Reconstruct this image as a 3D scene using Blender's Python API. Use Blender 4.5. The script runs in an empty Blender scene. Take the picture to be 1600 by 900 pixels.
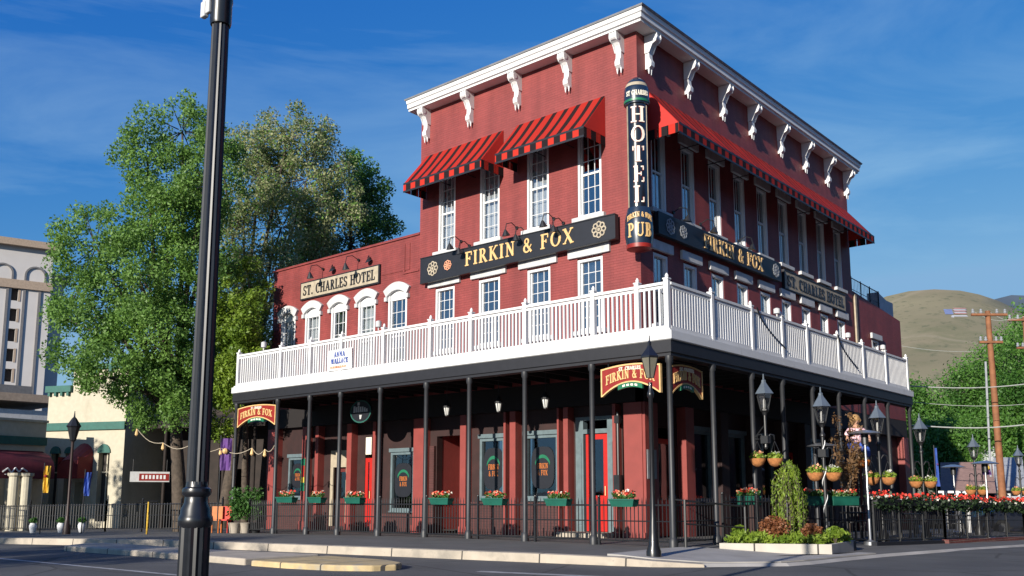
import bpy, bmesh, math, random
import numpy as np
from mathutils import Vector, Matrix
rnd = random.Random(7)
C = bpy.context.scene.collection
R = math.radians
PI = math.pi
# ---------------------------------------------------------------- camera
CAM = Vector((12.895, -20.084, 1.125)); YAW, PITCH, ROLL = -0.714, 0.146, 0.001
FPX, PPX, PPY = 1431.292, 800.0, 560.458
fw = Vector((math.sin(YAW)*math.cos(PITCH), math.cos(YAW)*math.cos(PITCH), math.sin(PITCH)))
r0 = Vector((math.cos(YAW), -math.sin(YAW), 0)); u0 = r0.cross(fw)
rt = r0*math.cos(ROLL)+u0*math.sin(ROLL); up = -r0*math.sin(ROLL)+u0*math.cos(ROLL)
cd = bpy.data.cameras.new("camera"); cam = bpy.data.objects.new("camera", cd); C.objects.link(cam)
M = Matrix((rt, up, -fw)).transposed().to_4x4(); M.translation = CAM; cam.matrix_world = M
cd.sensor_width = 36; cd.lens = FPX/1600*36; cd.shift_y = (PPY-450)/1600; cd.clip_end = 6000
bpy.context.scene.camera = cam
# ---------------------------------------------------------------- light
SUN = Vector((.155, -1, .285)).normalized()     # towards the sun
EL = math.asin(SUN.z); AZ = math.atan2(SUN.x, SUN.y)
w = bpy.data.worlds.new("World"); bpy.context.scene.world = w; w.use_nodes = True
nt = w.node_tree; bg = nt.nodes['Background']; bg.inputs['Strength'].default_value = 0.066
sky = nt.nodes.new('ShaderNodeTexSky'); sky.sky_type = 'NISHITA'; sky.sun_disc = False
sky.sun_elevation = EL; sky.sun_rotation = AZ; sky.air_density = 1.0; sky.dust_density = .3; sky.ozone_density = 5.0
tc = nt.nodes.new('ShaderNodeTexCoord'); mp = nt.nodes.new('ShaderNodeMapping'); mp.inputs['Scale'].default_value = (1.2, 1.2, 5.0)
mp.inputs['Rotation'].default_value = (R(20), R(25), 0)
nz = nt.nodes.new('ShaderNodeTexNoise'); nz.inputs['Scale'].default_value = 1.7; nz.inputs['Detail'].default_value = 7; nz.inputs['Roughness'].default_value = .58; nz.inputs['Distortion'].default_value = .7
cr = nt.nodes.new('ShaderNodeValToRGB'); cr.color_ramp.elements[0].position = .45; cr.color_ramp.elements[1].position = .85
cr.color_ramp.elements[1].color = (.33, .33, .33, 1)
mx = nt.nodes.new('ShaderNodeMixRGB'); mx.inputs[2].default_value = (6.0, 8.5, 9.8, 1)
sp = nt.nodes.new('ShaderNodeSeparateColor'); skc = nt.nodes.new('ShaderNodeCombineColor'); nt.links.new(sky.outputs[0], sp.inputs[0])
for ch, (pw, k_, mxv) in enumerate(((2.2, .72, 2.3), (1.05, 1.16, 4.4), (.35, 3.65, 7.0))):     # film-like saturation of the blue sky
    p_ = nt.nodes.new('ShaderNodeMath'); p_.operation = 'POWER'; p_.inputs[1].default_value = pw; q_ = nt.nodes.new('ShaderNodeMath'); q_.operation = 'MULTIPLY'; q_.inputs[1].default_value = k_
    n_ = nt.nodes.new('ShaderNodeMath'); n_.operation = 'MINIMUM'; n_.inputs[1].default_value = mxv
    nt.links.new(sp.outputs[ch], p_.inputs[0]); nt.links.new(p_.outputs[0], q_.inputs[0]); nt.links.new(q_.outputs[0], n_.inputs[0]); nt.links.new(n_.outputs[0], skc.inputs[ch])
gl_ = skc.inputs[1].links[0].from_socket; rl0 = skc.inputs[0].links[0].from_socket; h1 = nt.nodes.new('ShaderNodeMath'); h1.operation = 'MULTIPLY'; h1.inputs[1].default_value = .54; h2 = nt.nodes.new('ShaderNodeMath'); h2.operation = 'MINIMUM'
nt.links.new(gl_, h1.inputs[0]); nt.links.new(h1.outputs[0], h2.inputs[0]); nt.links.new(rl0, h2.inputs[1]); nt.links.new(h2.outputs[0], skc.inputs[0])
for a, b in ((tc.outputs['Generated'], mp.inputs[0]), (mp.outputs[0], nz.inputs['Vector']), (nz.outputs['Fac'], cr.inputs[0]), (cr.outputs[0], mx.inputs[0]), (skc.outputs[0], mx.inputs[1]), (mx.outputs[0], bg.inputs['Color'])):
    nt.links.new(a, b)
sd = bpy.data.lights.new("sun", 'SUN'); so = bpy.data.objects.new("sun", sd); C.objects.link(so)
sd.energy = 5.0; sd.angle = R(.53); sd.color = (1, .93, .82); so.rotation_euler = SUN.to_track_quat('Z', 'Y').to_euler()
vs = bpy.context.scene.view_settings; vs.view_transform = 'Standard'; vs.look = 'None'; vs.gamma = 1; vs.exposure = 0.6; vs.use_curve_mapping = False
# ---------------------------------------------------------------- placing helpers
def ray(px, py): return fw + rt*((px-PPX)/FPX) + up*((PPY-py)/FPX)
def at(px, py, dist):
    d = ray(px, py); return CAM + d*(dist/math.hypot(d.x, d.y))
def onplane(px, py, ax, val):
    d = ray(px, py); return CAM + d*((val-CAM[ax])/d[ax])
def g(x, y):
    r = math.hypot(x-CAM.x, y-CAM.y); return -.17 - .02*max(0, min(r, 60)-24)
def gs(x, y): return g(x, y)+.17-.12*max(0, min(1, (x-3.0)/1.6))
def onground(px, dist, walk=True):
    p = at(px, 700, dist); p.z = gs(p.x, p.y) if walk else g(p.x, p.y); return p
# ---------------------------------------------------------------- materials
def newmat(name):
    m = bpy.data.materials.new(name); m.use_nodes = True; return m, m.node_tree, m.node_tree.nodes['Principled BSDF']
KEXP = .66      # the photograph is exposed brighter than neutral: base colours are real-world, darker than they look
def mat(name, col, rough=.6, metal=0, var=.15, scale=6, bump=0, bscale=40, coat=0, spec=None):
    m, t, b = newmat(name); N = t.nodes.new; col = tuple(x*(KEXP if max(col) < .75 else .78) for x in col)
    b.inputs['Roughness'].default_value = rough; b.inputs['Metallic'].default_value = metal; b.inputs['Coat Weight'].default_value = coat
    if spec is not None: b.inputs['Specular IOR Level'].default_value = spec
    if var:
        c = N('ShaderNodeTexCoord'); n = N('ShaderNodeTexNoise'); n.inputs['Scale'].default_value = scale; n.inputs['Detail'].default_value = 5
        r = N('ShaderNodeValToRGB'); e = r.color_ramp.elements
        e[0].position = .3; e[1].position = .7
        e[0].color = tuple(x*(1-var) for x in col)+(1,); e[1].color = tuple(min(1, x*(1+var)) for x in col)+(1,)
        t.links.new(c.outputs['Object'], n.inputs['Vector']); t.links.new(n.outputs['Fac'], r.inputs[0]); t.links.new(r.outputs[0], b.inputs['Base Color'])
    else: b.inputs['Base Color'].default_value = tuple(col)+(1,)
    if bump:
        c = N('ShaderNodeTexCoord'); n = N('ShaderNodeTexNoise'); n.inputs['Scale'].default_value = bscale; n.inputs['Detail'].default_value = 4
        k = N('ShaderNodeBump'); k.inputs['Strength'].default_value = bump; k.inputs['Distance'].default_value = .02
        t.links.new(c.outputs['Object'], n.inputs['Vector']); t.links.new(n.outputs['Fac'], k.inputs['Height']); t.links.new(k.outputs[0], b.inputs['Normal'])
    return m
def brickmat(name, c1, c2, mortar, bw=.22, bh=.075, bumps=.5, wear=.35):
    m, t, b = newmat(name); N = t.nodes.new; L = t.links.new
    c1, c2, mortar = [tuple(x*KEXP*.95 for x in q) for q in (c1, c2, mortar)]
    b.inputs['Roughness'].default_value = .62
    c = N('ShaderNodeTexCoord'); s = N('ShaderNodeSeparateXYZ'); L(c.outputs['Object'], s.inputs[0])
    a = N('ShaderNodeMath'); a.operation = 'ADD'; L(s.outputs[0], a.inputs[0]); L(s.outputs[1], a.inputs[1])
    k = N('ShaderNodeCombineXYZ'); L(a.outputs[0], k.inputs[0]); L(s.outputs[2], k.inputs[1])
    br = N('ShaderNodeTexBrick'); br.inputs['Scale'].default_value = 1; br.inputs['Brick Width'].default_value = bw; br.inputs['Row Height'].default_value = bh
    br.inputs['Mortar Size'].default_value = .006; br.inputs['Mortar Smooth'].default_value = .6
    br.inputs['Color1'].default_value = c1+(1,); br.inputs['Color2'].default_value = c2+(1,); br.inputs['Mortar'].default_value = mortar+(1,)
    L(k.outputs[0], br.inputs['Vector'])
    n = N('ShaderNodeTexNoise'); n.inputs['Scale'].default_value = 1.3; n.inputs['Detail'].default_value = 8; n.inputs['Roughness'].default_value = .65; L(c.outputs['Object'], n.inputs['Vector'])
    r = N('ShaderNodeValToRGB'); r.color_ramp.elements[0].position = .35; r.color_ramp.elements[1].position = .7
    r.color_ramp.elements[0].color = (1-wear,)*3+(1,); r.color_ramp.elements[1].color = (1.0,)*3+(1,)
    L(n.outputs['Fac'], r.inputs[0])
    mp_ = N('ShaderNodeMapping'); mp_.inputs['Scale'].default_value = (2.2, 2.2, .22); L(c.outputs['Object'], mp_.inputs[0])
    n2 = N('ShaderNodeTexNoise'); n2.inputs['Scale'].default_value = 1.0; n2.inputs['Detail'].default_value = 7; L(mp_.outputs[0], n2.inputs['Vector'])
    r2 = N('ShaderNodeValToRGB'); r2.color_ramp.elements[0].position = .3; r2.color_ramp.elements[0].color = (.80, .76, .76, 1); r2.color_ramp.elements[1].position = .62; r2.color_ramp.elements[1].color = (1.08, 1.08, 1.08, 1); L(n2.outputs['Fac'], r2.inputs[0])
    m2 = N('ShaderNodeMixRGB'); m2.blend_type = 'MULTIPLY'; m2.inputs[0].default_value = 1; L(r.outputs[0], m2.inputs[1]); L(r2.outputs[0], m2.inputs[2])
    n3 = N('ShaderNodeTexNoise'); n3.inputs['Scale'].default_value = 9; n3.inputs['Detail'].default_value = 6; L(c.outputs['Object'], n3.inputs['Vector'])
    r3 = N('ShaderNodeValToRGB'); r3.color_ramp.elements[0].position = .66; r3.color_ramp.elements[0].color = (0, 0, 0, 1); r3.color_ramp.elements[1].position = .78; r3.color_ramp.elements[1].color = (.35, .35, .35, 1); L(n3.outputs['Fac'], r3.inputs[0])
    m3 = N('ShaderNodeMixRGB'); m3.inputs[2].default_value = (c1[0]*1.15, c1[1]*1.9, c1[2]*1.9, 1); L(r3.outputs[0], m3.inputs[0]); L(br.outputs['Color'], m3.inputs[1])
    mm = N('ShaderNodeMixRGB'); mm.blend_type = 'MULTIPLY'; mm.inputs[0].default_value = 1; L(m3.outputs[0], mm.inputs[1]); L(m2.outputs[0], mm.inputs[2]); L(mm.outputs[0], b.inputs['Base Color'])
    bp = N('ShaderNodeBump'); bp.inputs['Strength'].default_value = bumps; bp.inputs['Distance'].default_value = .012; bp.invert = True
    L(br.outputs['Fac'], bp.inputs['Height']); L(bp.outputs[0], b.inputs['Normal'])
    return m
def stripemat(name, axis, period, duty, ca, cb, off=0.0):
    m, t, b = newmat(name); N = t.nodes.new; L = t.links.new
    b.inputs['Specular IOR Level'].default_value = .12; b.inputs['Roughness'].default_value = .75; ca = tuple(x*KEXP for x in ca); cb = tuple(x*KEXP for x in cb)
    c = N('ShaderNodeTexCoord'); s = N('ShaderNodeSeparateXYZ'); L(c.outputs['Object'], s.inputs[0])
    a = N('ShaderNodeMath'); a.operation = 'ADD'; a.inputs[1].default_value = 100+off; L(s.outputs[axis], a.inputs[0])
    d = N('ShaderNodeMath'); d.operation = 'DIVIDE'; d.inputs[1].default_value = period; L(a.outputs[0], d.inputs[0])
    f = N('ShaderNodeMath'); f.operation = 'FRACT'; L(d.outputs[0], f.inputs[0])
    l = N('ShaderNodeMath'); l.operation = 'LESS_THAN'; l.inputs[1].default_value = duty; L(f.outputs[0], l.inputs[0])
    x = N('ShaderNodeMixRGB'); x.inputs[1].default_value = ca+(1,); x.inputs[2].default_value = cb+(1,); L(l.outputs[0], x.inputs[0]); L(x.outputs[0], b.inputs['Base Color'])
    return m
def leafmat(name, a, b_, scale=.5):
    a = tuple(x*.85 for x in a); b_ = tuple(x*.85 for x in b_)
    m, t, b = newmat(name); N = t.nodes.new; L = t.links.new
    c = N('ShaderNodeTexCoord'); n = N('ShaderNodeTexNoise'); n.inputs['Scale'].default_value = scale; n.inputs['Detail'].default_value = 6; n.inputs['Roughness'].default_value = .7
    r = N('ShaderNodeValToRGB'); r.color_ramp.elements[0].position = .36; r.color_ramp.elements[1].position = .66
    r.color_ramp.elements[0].color = a+(1,); r.color_ramp.elements[1].color = b_+(1,)
    L(c.outputs['Object'], n.inputs['Vector']); L(n.outputs['Fac'], r.inputs[0]); L(r.outputs[0], b.inputs['Base Color'])
    b.inputs['Roughness'].default_value = .55
    tr = N('ShaderNodeBsdfTranslucent'); L(r.outputs[0], tr.inputs['Color']); mx = N('ShaderNodeMixShader'); mx.inputs[0].default_value = .42
    L(b.outputs[0], mx.inputs[1]); L(tr.outputs[0], mx.inputs[2]); L(mx.outputs[0], t.nodes['Material Output'].inputs['Surface'])
    return m
def glassmat(name, refl=.3, tint=(.6, .65, .7)):
    m, t, b = newmat(name); N = t.nodes.new; L = t.links.new
    gl = N('ShaderNodeBsdfGlossy'); gl.inputs['Roughness'].default_value = .03; gl.inputs['Color'].default_value = (.9, .95, 1, 1)
    tr = N('ShaderNodeBsdfTransparent'); tr.inputs['Color'].default_value = tint+(1,)
    n = N('ShaderNodeTexNoise'); n.inputs['Scale'].default_value = 1.5; bp = N('ShaderNodeBump'); bp.inputs['Strength'].default_value = .12; bp.inputs['Distance'].default_value = .05
    L(n.outputs['Fac'], bp.inputs['Height']); L(bp.outputs[0], gl.inputs['Normal'])
    mx = N('ShaderNodeMixShader'); mx.inputs[0].default_value = refl; L(tr.outputs[0], mx.inputs[1]); L(gl.outputs[0], mx.inputs[2])
    L(mx.outputs[0], t.nodes['Material Output'].inputs['Surface']); return m
m = {}
m['brick'] = brickmat('painted_brick', (.39, .068, .062), (.345, .058, .054), (.28, .048, .045), wear=.18)
m['brick_b'] = brickmat('wing_brick', (.39, .066, .06), (.33, .054, .05), (.28, .048, .045), wear=.25)
m['bulk'] = brickmat('bulkhead_brick', (.13, .04, .037), (.11, .034, .03), (.08, .035, .03), wear=.3)  # brick darkened to stand in for arcade gloom behind the fence
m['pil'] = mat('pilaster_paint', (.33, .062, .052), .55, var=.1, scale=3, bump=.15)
m['infill'] = mat('shaded_infill', (.035, .010, .009), .7, var=.3, scale=3)  # dark red boards; shade of the porch recesses is put into the colour too
m['dkred'] = mat('dark_red_paint', (.16, .02, .016), .6)
m['brightred'] = mat('door_red', (.62, .02, .012), .4, var=.06)
m['white'] = mat('white_paint', (.80, .80, .80), .55, var=.04, scale=2)
m['offwhite'] = mat('weathered_white', (.72, .72, .72), .6, var=.08, scale=4)
m['greytrim'] = mat('grey_trim', (.38, .40, .43), .6)
m['black'] = mat('black_metal', (.02, .021, .024), .4, var=.2)
m['gloss'] = mat('gloss_black_iron', (.014, .015, .019), .33, var=.2, scale=20, coat=.25)
m['charcoal'] = mat('charcoal_beam', (.016, .016, .021), .55)
m['column'] = mat('column_paint', (.032, .034, .04), .5)
m['glossblack'] = mat('enamel_black', (.012, .013, .018), .22, coat=.8, var=.1)
m['porchshade'] = mat('shaded_soffit', (.012, .008, .008), .8)  # frieze and ceiling near black: shade under the balcony put into the colour
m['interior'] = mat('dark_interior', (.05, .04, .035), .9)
m['teal'] = mat('storefront_teal', (.16, .22, .24), .5)
m['green'] = mat('planter_green', (.01, .13, .09), .5)
m['soil'] = mat('soil', (.05, .03, .02), .95)
m['gold'] = mat('gold_letter', (.80, .52, .22), .4, var=.15, scale=8)
m['cream'] = mat('cream_letter', (.95, .88, .74), .5, var=.03)
m['tan'] = mat('tan_board', (.52, .44, .32), .7, var=.18, scale=5)
m['signblack'] = mat('sign_black', (.012, .014, .022), .5)
m['signred'] = mat('sign_red', (.34, .025, .018), .4)
m['signgreen'] = mat('sign_green', (.02, .20, .10), .4)
m['navy'] = mat('sign_navy', (.015, .03, .06), .3, coat=.6)
m['blind'] = mat('window_blind', (.62, .64, .64), .7, var=.05)
m['curtain'] = mat('curtain_cloth', (.75, .72, .66), .8, var=.06)
m['glass'] = glassmat('window_glass', .30, (.55, .6, .66)); m['glassd'] = glassmat('shop_glass', .12, (.45, .5, .52))
m['glassc'] = glassmat('clear_glass', .13, (.93, .95, .97)); m['lglass'] = glassmat('lantern_glass', .25, (.85, .85, .85))
m['asphalt'] = mat('asphalt', (.105, .105, .108), .9, var=.22, scale=.6, bump=.4, bscale=60)
def addlayers(mt, layers):      # layers: (kind, scale, lo, hi, colour, stretch) mixed over the base colour
    t = mt.node_tree; b = t.nodes['Principled BSDF']; N = t.nodes.new; L = t.links.new; src = b.inputs['Base Color'].links[0].from_socket; c = N('ShaderNodeTexCoord')
    for kind, sc, lo, hi, col, st, amt in layers:
        mp_ = N('ShaderNodeMapping'); mp_.inputs['Scale'].default_value = st; L(c.outputs['Object'], mp_.inputs[0])
        if kind == 'n': n = N('ShaderNodeTexNoise'); n.inputs['Scale'].default_value = sc; n.inputs['Detail'].default_value = 8; n.inputs['Roughness'].default_value = .65; o_ = n.outputs['Fac']
        else:
            n = N('ShaderNodeTexVoronoi'); n.feature = 'DISTANCE_TO_EDGE'; n.inputs['Scale'].default_value = sc; o_ = n.outputs['Distance']
            d_ = N('ShaderNodeTexNoise'); d_.inputs['Scale'].default_value = sc*3; v_ = N('ShaderNodeMixRGB'); v_.inputs[0].default_value = .12; L(mp_.outputs[0], d_.inputs['Vector']); L(mp_.outputs[0], v_.inputs[1]); L(d_.outputs['Color'], v_.inputs[2]); L(v_.outputs[0], n.inputs['Vector'])
        if kind == 'n': L(mp_.outputs[0], n.inputs['Vector'])
        r = N('ShaderNodeMapRange'); r.inputs['From Min'].default_value = lo; r.inputs['From Max'].default_value = hi; r.inputs['To Max'].default_value = amt; L(o_, r.inputs['Value'])
        x = N('ShaderNodeMixRGB'); x.inputs[2].default_value = tuple(col)+(1,); L(r.outputs[0], x.inputs[0]); L(src, x.inputs[1]); src = x.outputs[0]
    L(src, b.inputs['Base Color'])
addlayers(m['asphalt'], [('n', .35, .5, .66, (.045, .045, .05), (1, 1, 1), .7), ('n', .9, .58, .7, (.11, .108, .10), (.25, 1, 1), .8), ('n', 2.2, .60, .68, (.035, .035, .035), (.3, 1, 1), .6), ('v', .35, .014, .004, (.02, .02, .02), (1, 1, 1), .8), ('n', 55, .6, .7, (.13, .13, .13), (1, 1, 1), .5)])
m['paint'] = mat('road_paint', (.45, .45, .45), .8, var=.3, scale=5)
m['concrete'] = mat('sidewalk_concrete', (.15, .145, .14), .85, var=.12, scale=1.2, bump=.2)
m['curb'] = mat('curb_concrete', (.58, .50, .40), .85, var=.12, scale=3, bump=.2)
m['yellow'] = mat('yellow_curb', (.66, .50, .26), .8, var=.2, scale=4)
m['kerbwhite'] = mat('pale_kerb', (.66, .61, .53), .85, var=.1, scale=3)
m['ramp'] = mat('ramp_concrete', (.47, .445, .42), .85, var=.15, scale=1.5)
m['mulch'] = mat('planter_mulch', (.10, .08, .05), .95, var=.4, scale=14)
m['hill'] = mat('dry_hill', (.285, .25, .145), .95, var=.14, scale=.012, bump=0)
addlayers(m['hill'], [('n', .02, .5, .68, (.11, .115, .055), (1, 1, 1), .8), ('n', .13, .56, .64, (.08, .09, .045), (1, 1, .5), .75), ('n', .008, .55, .7, (.24, .19, .12), (1, 1, 3), .7), ('v', .006, .03, .0, (.26, .22, .15), (1, 1, 1), .5)])
m['farhill'] = mat('far_hill', (.07, .10, .14), .95, var=.2, scale=.01)
m['bark'] = mat('bark', (.10, .075, .055), .9, var=.35, scale=8, bump=.6, bscale=14)
m['wood'] = mat('utility_wood', (.32, .13, .055), .8, var=.25, scale=3)
m['leafA'] = leafmat('cottonwood_leaf', (.10, .21, .035), (.24, .43, .085))
m['leafB'] = leafmat('olive_leaf', (.20, .25, .09), (.50, .50, .26))
m['leafC'] = leafmat('yellow_green_leaf', (.10, .20, .015), (.28, .40, .04), .9)
m['leafD'] = leafmat('deep_leaf', (.045, .13, .028), (.13, .29, .055))
m['leafE'] = leafmat('bright_leaf', (.06, .17, .025), (.17, .36, .055), .15)
m['leafdark'] = leafmat('dark_box_leaf', (.012, .03, .012), (.04, .085, .025), 2)
m['weep'] = leafmat('weeping_leaf', (.13, .24, .02), (.38, .50, .06), 3)
m['rust'] = leafmat('rusty_leaf', (.28, .10, .04), (.42, .18, .08), 3)
m['dry'] = leafmat('dry_leaf', (.16, .08, .035), (.30, .18, .08), 3)
m['redflower'] = mat('red_petals', (.75, .05, .03), .6); m['peach'] = mat('peach_petals', (.85, .38, .22), .6)
m['whiteflower'] = mat('white_petals', (.8, .78, .7), .6)
m['coco'] = mat('coco_liner', (.55, .22, .07), .9, var=.3, scale=14, bump=.5)
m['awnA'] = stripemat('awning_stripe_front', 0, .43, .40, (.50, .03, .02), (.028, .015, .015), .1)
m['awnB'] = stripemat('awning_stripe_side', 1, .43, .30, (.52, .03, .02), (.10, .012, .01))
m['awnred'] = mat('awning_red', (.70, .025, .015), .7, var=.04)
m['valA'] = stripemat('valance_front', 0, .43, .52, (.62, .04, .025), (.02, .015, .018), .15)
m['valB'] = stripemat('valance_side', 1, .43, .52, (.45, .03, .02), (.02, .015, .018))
m['stucco'] = mat('cream_stucco', (.66, .60, .46), .85, var=.06, bump=.2)
m['grn'] = mat('green_trim', (.02, .14, .11), .6)
m['maroon'] = mat('maroon_canvas', (.17, .015, .03), .7)
m['towerw'] = mat('tower_wall', (.74, .70, .67), .8, var=.05, scale=.4)
m['towerl'] = mat('tower_rib', (.22, .21, .21), .8)
m['towert'] = mat('tower_trim', (.50, .38, .28), .8)
m['brown'] = mat('dark_brown_siding', (.03, .02, .016), .85, var=.3, scale=3)
m['greyroof'] = mat('grey_roof', (.22, .22, .22), .8)
m['steel'] = mat('stainless', (.6, .62, .65), .3, metal=.8, var=.05)
m['zinc'] = mat('lantern_roof', (.16, .20, .25), .45, metal=.3, var=.1)
m['bulb'] = mat('lamp_tube', (.85, .85, .82), .3, var=0)
m['orange'] = mat('orange_plastic', (.7, .2, .03), .5); m['bluep'] = mat('blue_cloth', (.05, .12, .5), .7); m['purple'] = mat('purple_cloth', (.14, .05, .25), .7)
m['yel'] = mat('yellow_cloth', (.8, .5, .05), .7)
m['skin'] = mat('doll_skin', (.6, .32, .2), .6); m['hair'] = mat('doll_hair', (.45, .26, .1), .8)
m['cable'] = mat('cable', (.45, .47, .45), .6)
m['carwhite'] = mat('car_white', (.75, .76, .78), .3, coat=.6, var=0); m['cardark'] = mat('car_dark', (.02, .03, .06), .3, coat=.6, var=0); m['carred'] = mat('car_red', (.35, .02, .03), .3, coat=.6, var=0)
m['tyre'] = mat('tyre_rubber', (.02, .02, .02), .9)
m['bricks'] = brickmat('kerb_bricks', (.28, .06, .05), (.22, .05, .04), (.35, .3, .25))
addlayers(m['white'], [('n', 3, .6, .75, (.36, .35, .33), (1, 1, .4), .5)])
addlayers(m['offwhite'], [('n', 5, .5, .72, (.30, .29, .27), (1, 1, .5), .55)])
addlayers(m['stucco'], [('n', .9, .52, .75, (.28, .25, .18), (1, 1, .4), .6)])
addlayers(m['curb'], [('n', 1.2, .5, .7, (.16, .15, .13), (1, 1, 1), .7), ('n', 18, .6, .7, (.18, .16, .14), (1, 1, 1), .5)])
addlayers(m['yellow'], [('n', 3, .52, .66, (.30, .27, .21), (1, 1, 1), .9)])
addlayers(m['concrete'], [('n', .8, .5, .7, (.05, .05, .048), (1, 1, 1), .6), ('n', 30, .62, .7, (.14, .13, .12), (1, 1, 1), .5)])
def addjoints(mt, period, wid, col, tilt=0.):
    t = mt.node_tree; b = t.nodes['Principled BSDF']; N = t.nodes.new; L = t.links.new; src = b.inputs['Base Color'].links[0].from_socket; c = N('ShaderNodeTexCoord'); sp_ = N('ShaderNodeSeparateXYZ'); L(c.outputs['Object'], sp_.inputs[0])
    d = N('ShaderNodeMath'); d.operation = 'MULTIPLY_ADD'; d.inputs[1].default_value = 1/period; d.inputs[2].default_value = 200; L(sp_.outputs[0], d.inputs[0])
    f = N('ShaderNodeMath'); f.operation = 'FRACT'; L(d.outputs[0], f.inputs[0]); l = N('ShaderNodeMath'); l.operation = 'LESS_THAN'; l.inputs[1].default_value = wid/period; L(f.outputs[0], l.inputs[0])
    x = N('ShaderNodeMixRGB'); x.inputs[2].default_value = tuple(col)+(1,); L(l.outputs[0], x.inputs[0]); L(src, x.inputs[1]); L(x.outputs[0], b.inputs['Base Color'])
for k_, p_ in (('curb', 1.7), ('concrete', 1.7), ('yellow', .9), ('kerbwhite', 1.1)): addjoints(m[k_], p_, .03, (.05, .045, .04))
# ---------------------------------------------------------------- mesh helpers
ROOT = {}
class MB:
    def __init__(s, f=None): s.v = []; s.f = []; s.fn = f or (lambda p: p)
    def add(s, vs_, fs):
        n = len(s.v); s.v += [tuple(s.fn(Vector(p))) for p in vs_]; s.f += [tuple(i+n for i in f) for f in fs]; return s
    def box(s, a, b):
        x0, y0, z0 = a; x1, y1, z1 = b
        return s.add([(x0, y0, z0), (x1, y0, z0), (x1, y1, z0), (x0, y1, z0), (x0, y0, z1), (x1, y0, z1), (x1, y1, z1), (x0, y1, z1)],
                     [(0, 3, 2, 1), (4, 5, 6, 7), (0, 1, 5, 4), (1, 2, 6, 5), (2, 3, 7, 6), (3, 0, 4, 7)])
    def tube(s, p, q, r, r2=None, n=8, caps=True, lobes=0):
        p = Vector(p); q = Vector(q); r2 = r if r2 is None else r2
        d = (q-p).normalized(); a = d.orthogonal().normalized() if abs(d.z) < .99 else Vector((1, 0, 0)); b = d.cross(a)
        vv = []
        for c, rr in ((p, r), (q, r2)):
            for i in range(n):
                k = rr*(1-.13*(i % 2)) if lobes else rr
                t = 2*PI*i/n; vv.append(c+a*math.cos(t)*k+b*math.sin(t)*k)
        fs = [(i, (i+1) % n, n+(i+1) % n, n+i) for i in range(n)]
        if caps: fs += [tuple(range(n-1, -1, -1)), tuple(range(n, 2*n))]
        return s.add(vv, fs)
    def path(s, pts, r, n=6):
        for i in range(len(pts)-1): s.tube(pts[i], pts[i+1], r, n=n)
        return s
    def lathe(s, c, prof, n=16, lobes=False, flute=.1):
        c = Vector(c); vv = []
        for (r, z) in prof:
            for i in range(n):
                t = 2*PI*i/n; k = r*(1-flute*(i % 2)) if lobes else r
                vv.append(c+Vector((k*math.cos(t), k*math.sin(t), z)))
        fs = []
        for j in range(len(prof)-1):
            for i in range(n): fs.append((j*n+i, j*n+(i+1) % n, (j+1)*n+(i+1) % n, (j+1)*n+i))
        fs += [tuple(range(n-1, -1, -1)), tuple(range((len(prof)-1)*n, len(prof)*n))]
        return s.add(vv, fs)
    def prism(s, poly, f0, f1):      # f0,f1 map 2-D pt -> 3-D
        n = len(poly)
        return s.add([f0(p) for p in poly]+[f1(p) for p in poly], [tuple(range(n)), tuple(range(2*n-1, n-1, -1))]+[(i, i+n, (i+1) % n+n, (i+1) % n) for i in range(n)])
    def ball(s, c, r, n=8, sz=1):
        prof = [(r*math.sin(PI*j/n)+1e-4, -r*sz*math.cos(PI*j/n)) for j in range(n+1)]
        return s.lathe(c, prof, n=max(8, n))
    def build(s, name, material, parent=None, smooth=False, origin=None, bevel=0):
        off = Vector((0, 0, 0))
        if parent is not None: off = ROOT.get(parent.name, Vector((0, 0, 0)))
        elif origin is not None: off = Vector(origin)
        me = bpy.data.meshes.new(name); me.from_pydata([(a[0]-off.x, a[1]-off.y, a[2]-off.z) for a in s.v], [], s.f)
        bm = bmesh.new(); bm.from_mesh(me); bmesh.ops.recalc_face_normals(bm, faces=bm.faces); bm.to_mesh(me); bm.free()
        me.materials.append(material)
        if smooth:
            for p in me.polygons: p.use_smooth = True
            try: me.set_sharp_from_angle(angle=R(40))
            except Exception: pass
        o = bpy.data.objects.new(name, me); C.objects.link(o)
        if parent is not None: o.parent = parent; ROOT[o.name] = off
        else: o.location = off; ROOT[o.name] = off
        if bevel:
            b = o.modifiers.new('bevel', 'BEVEL'); b.width = bevel; b.segments = 2; b.limit_method = 'ANGLE'
        return o
def tag(o, label=None, cat=None, group=None, kind=None):
    if label: o['label'] = label
    if cat: o['category'] = cat
    if group: o['group'] = group
    if kind: o['kind'] = kind
    return o
def thing(name, label, cat, loc, group=None):
    o = bpy.data.objects.new(name, None); C.objects.link(o); o.location = loc; o.empty_display_size = .3
    ROOT[o.name] = Vector(loc); return tag(o, label, cat, group)
def kids(o): return [c for c in list(C.objects) if c.parent == o]
def copytree(o, parent=None):
    c = o.copy(); C.objects.link(c)
    if parent is not None: c.parent = parent
    for k in kids(o): copytree(k, c)
    return c
def struct(name, mb, material, **k): return tag(mb.build(name, material, **k), kind='structure')
def fA(p): return Vector((p.x, -p.y, p.z))     # (u, outward, z) on the front face
def fB(p): return Vector((p.y, p.x, p.z))      # same on the side face
FR = {'A': fA, 'B': fB}
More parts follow.
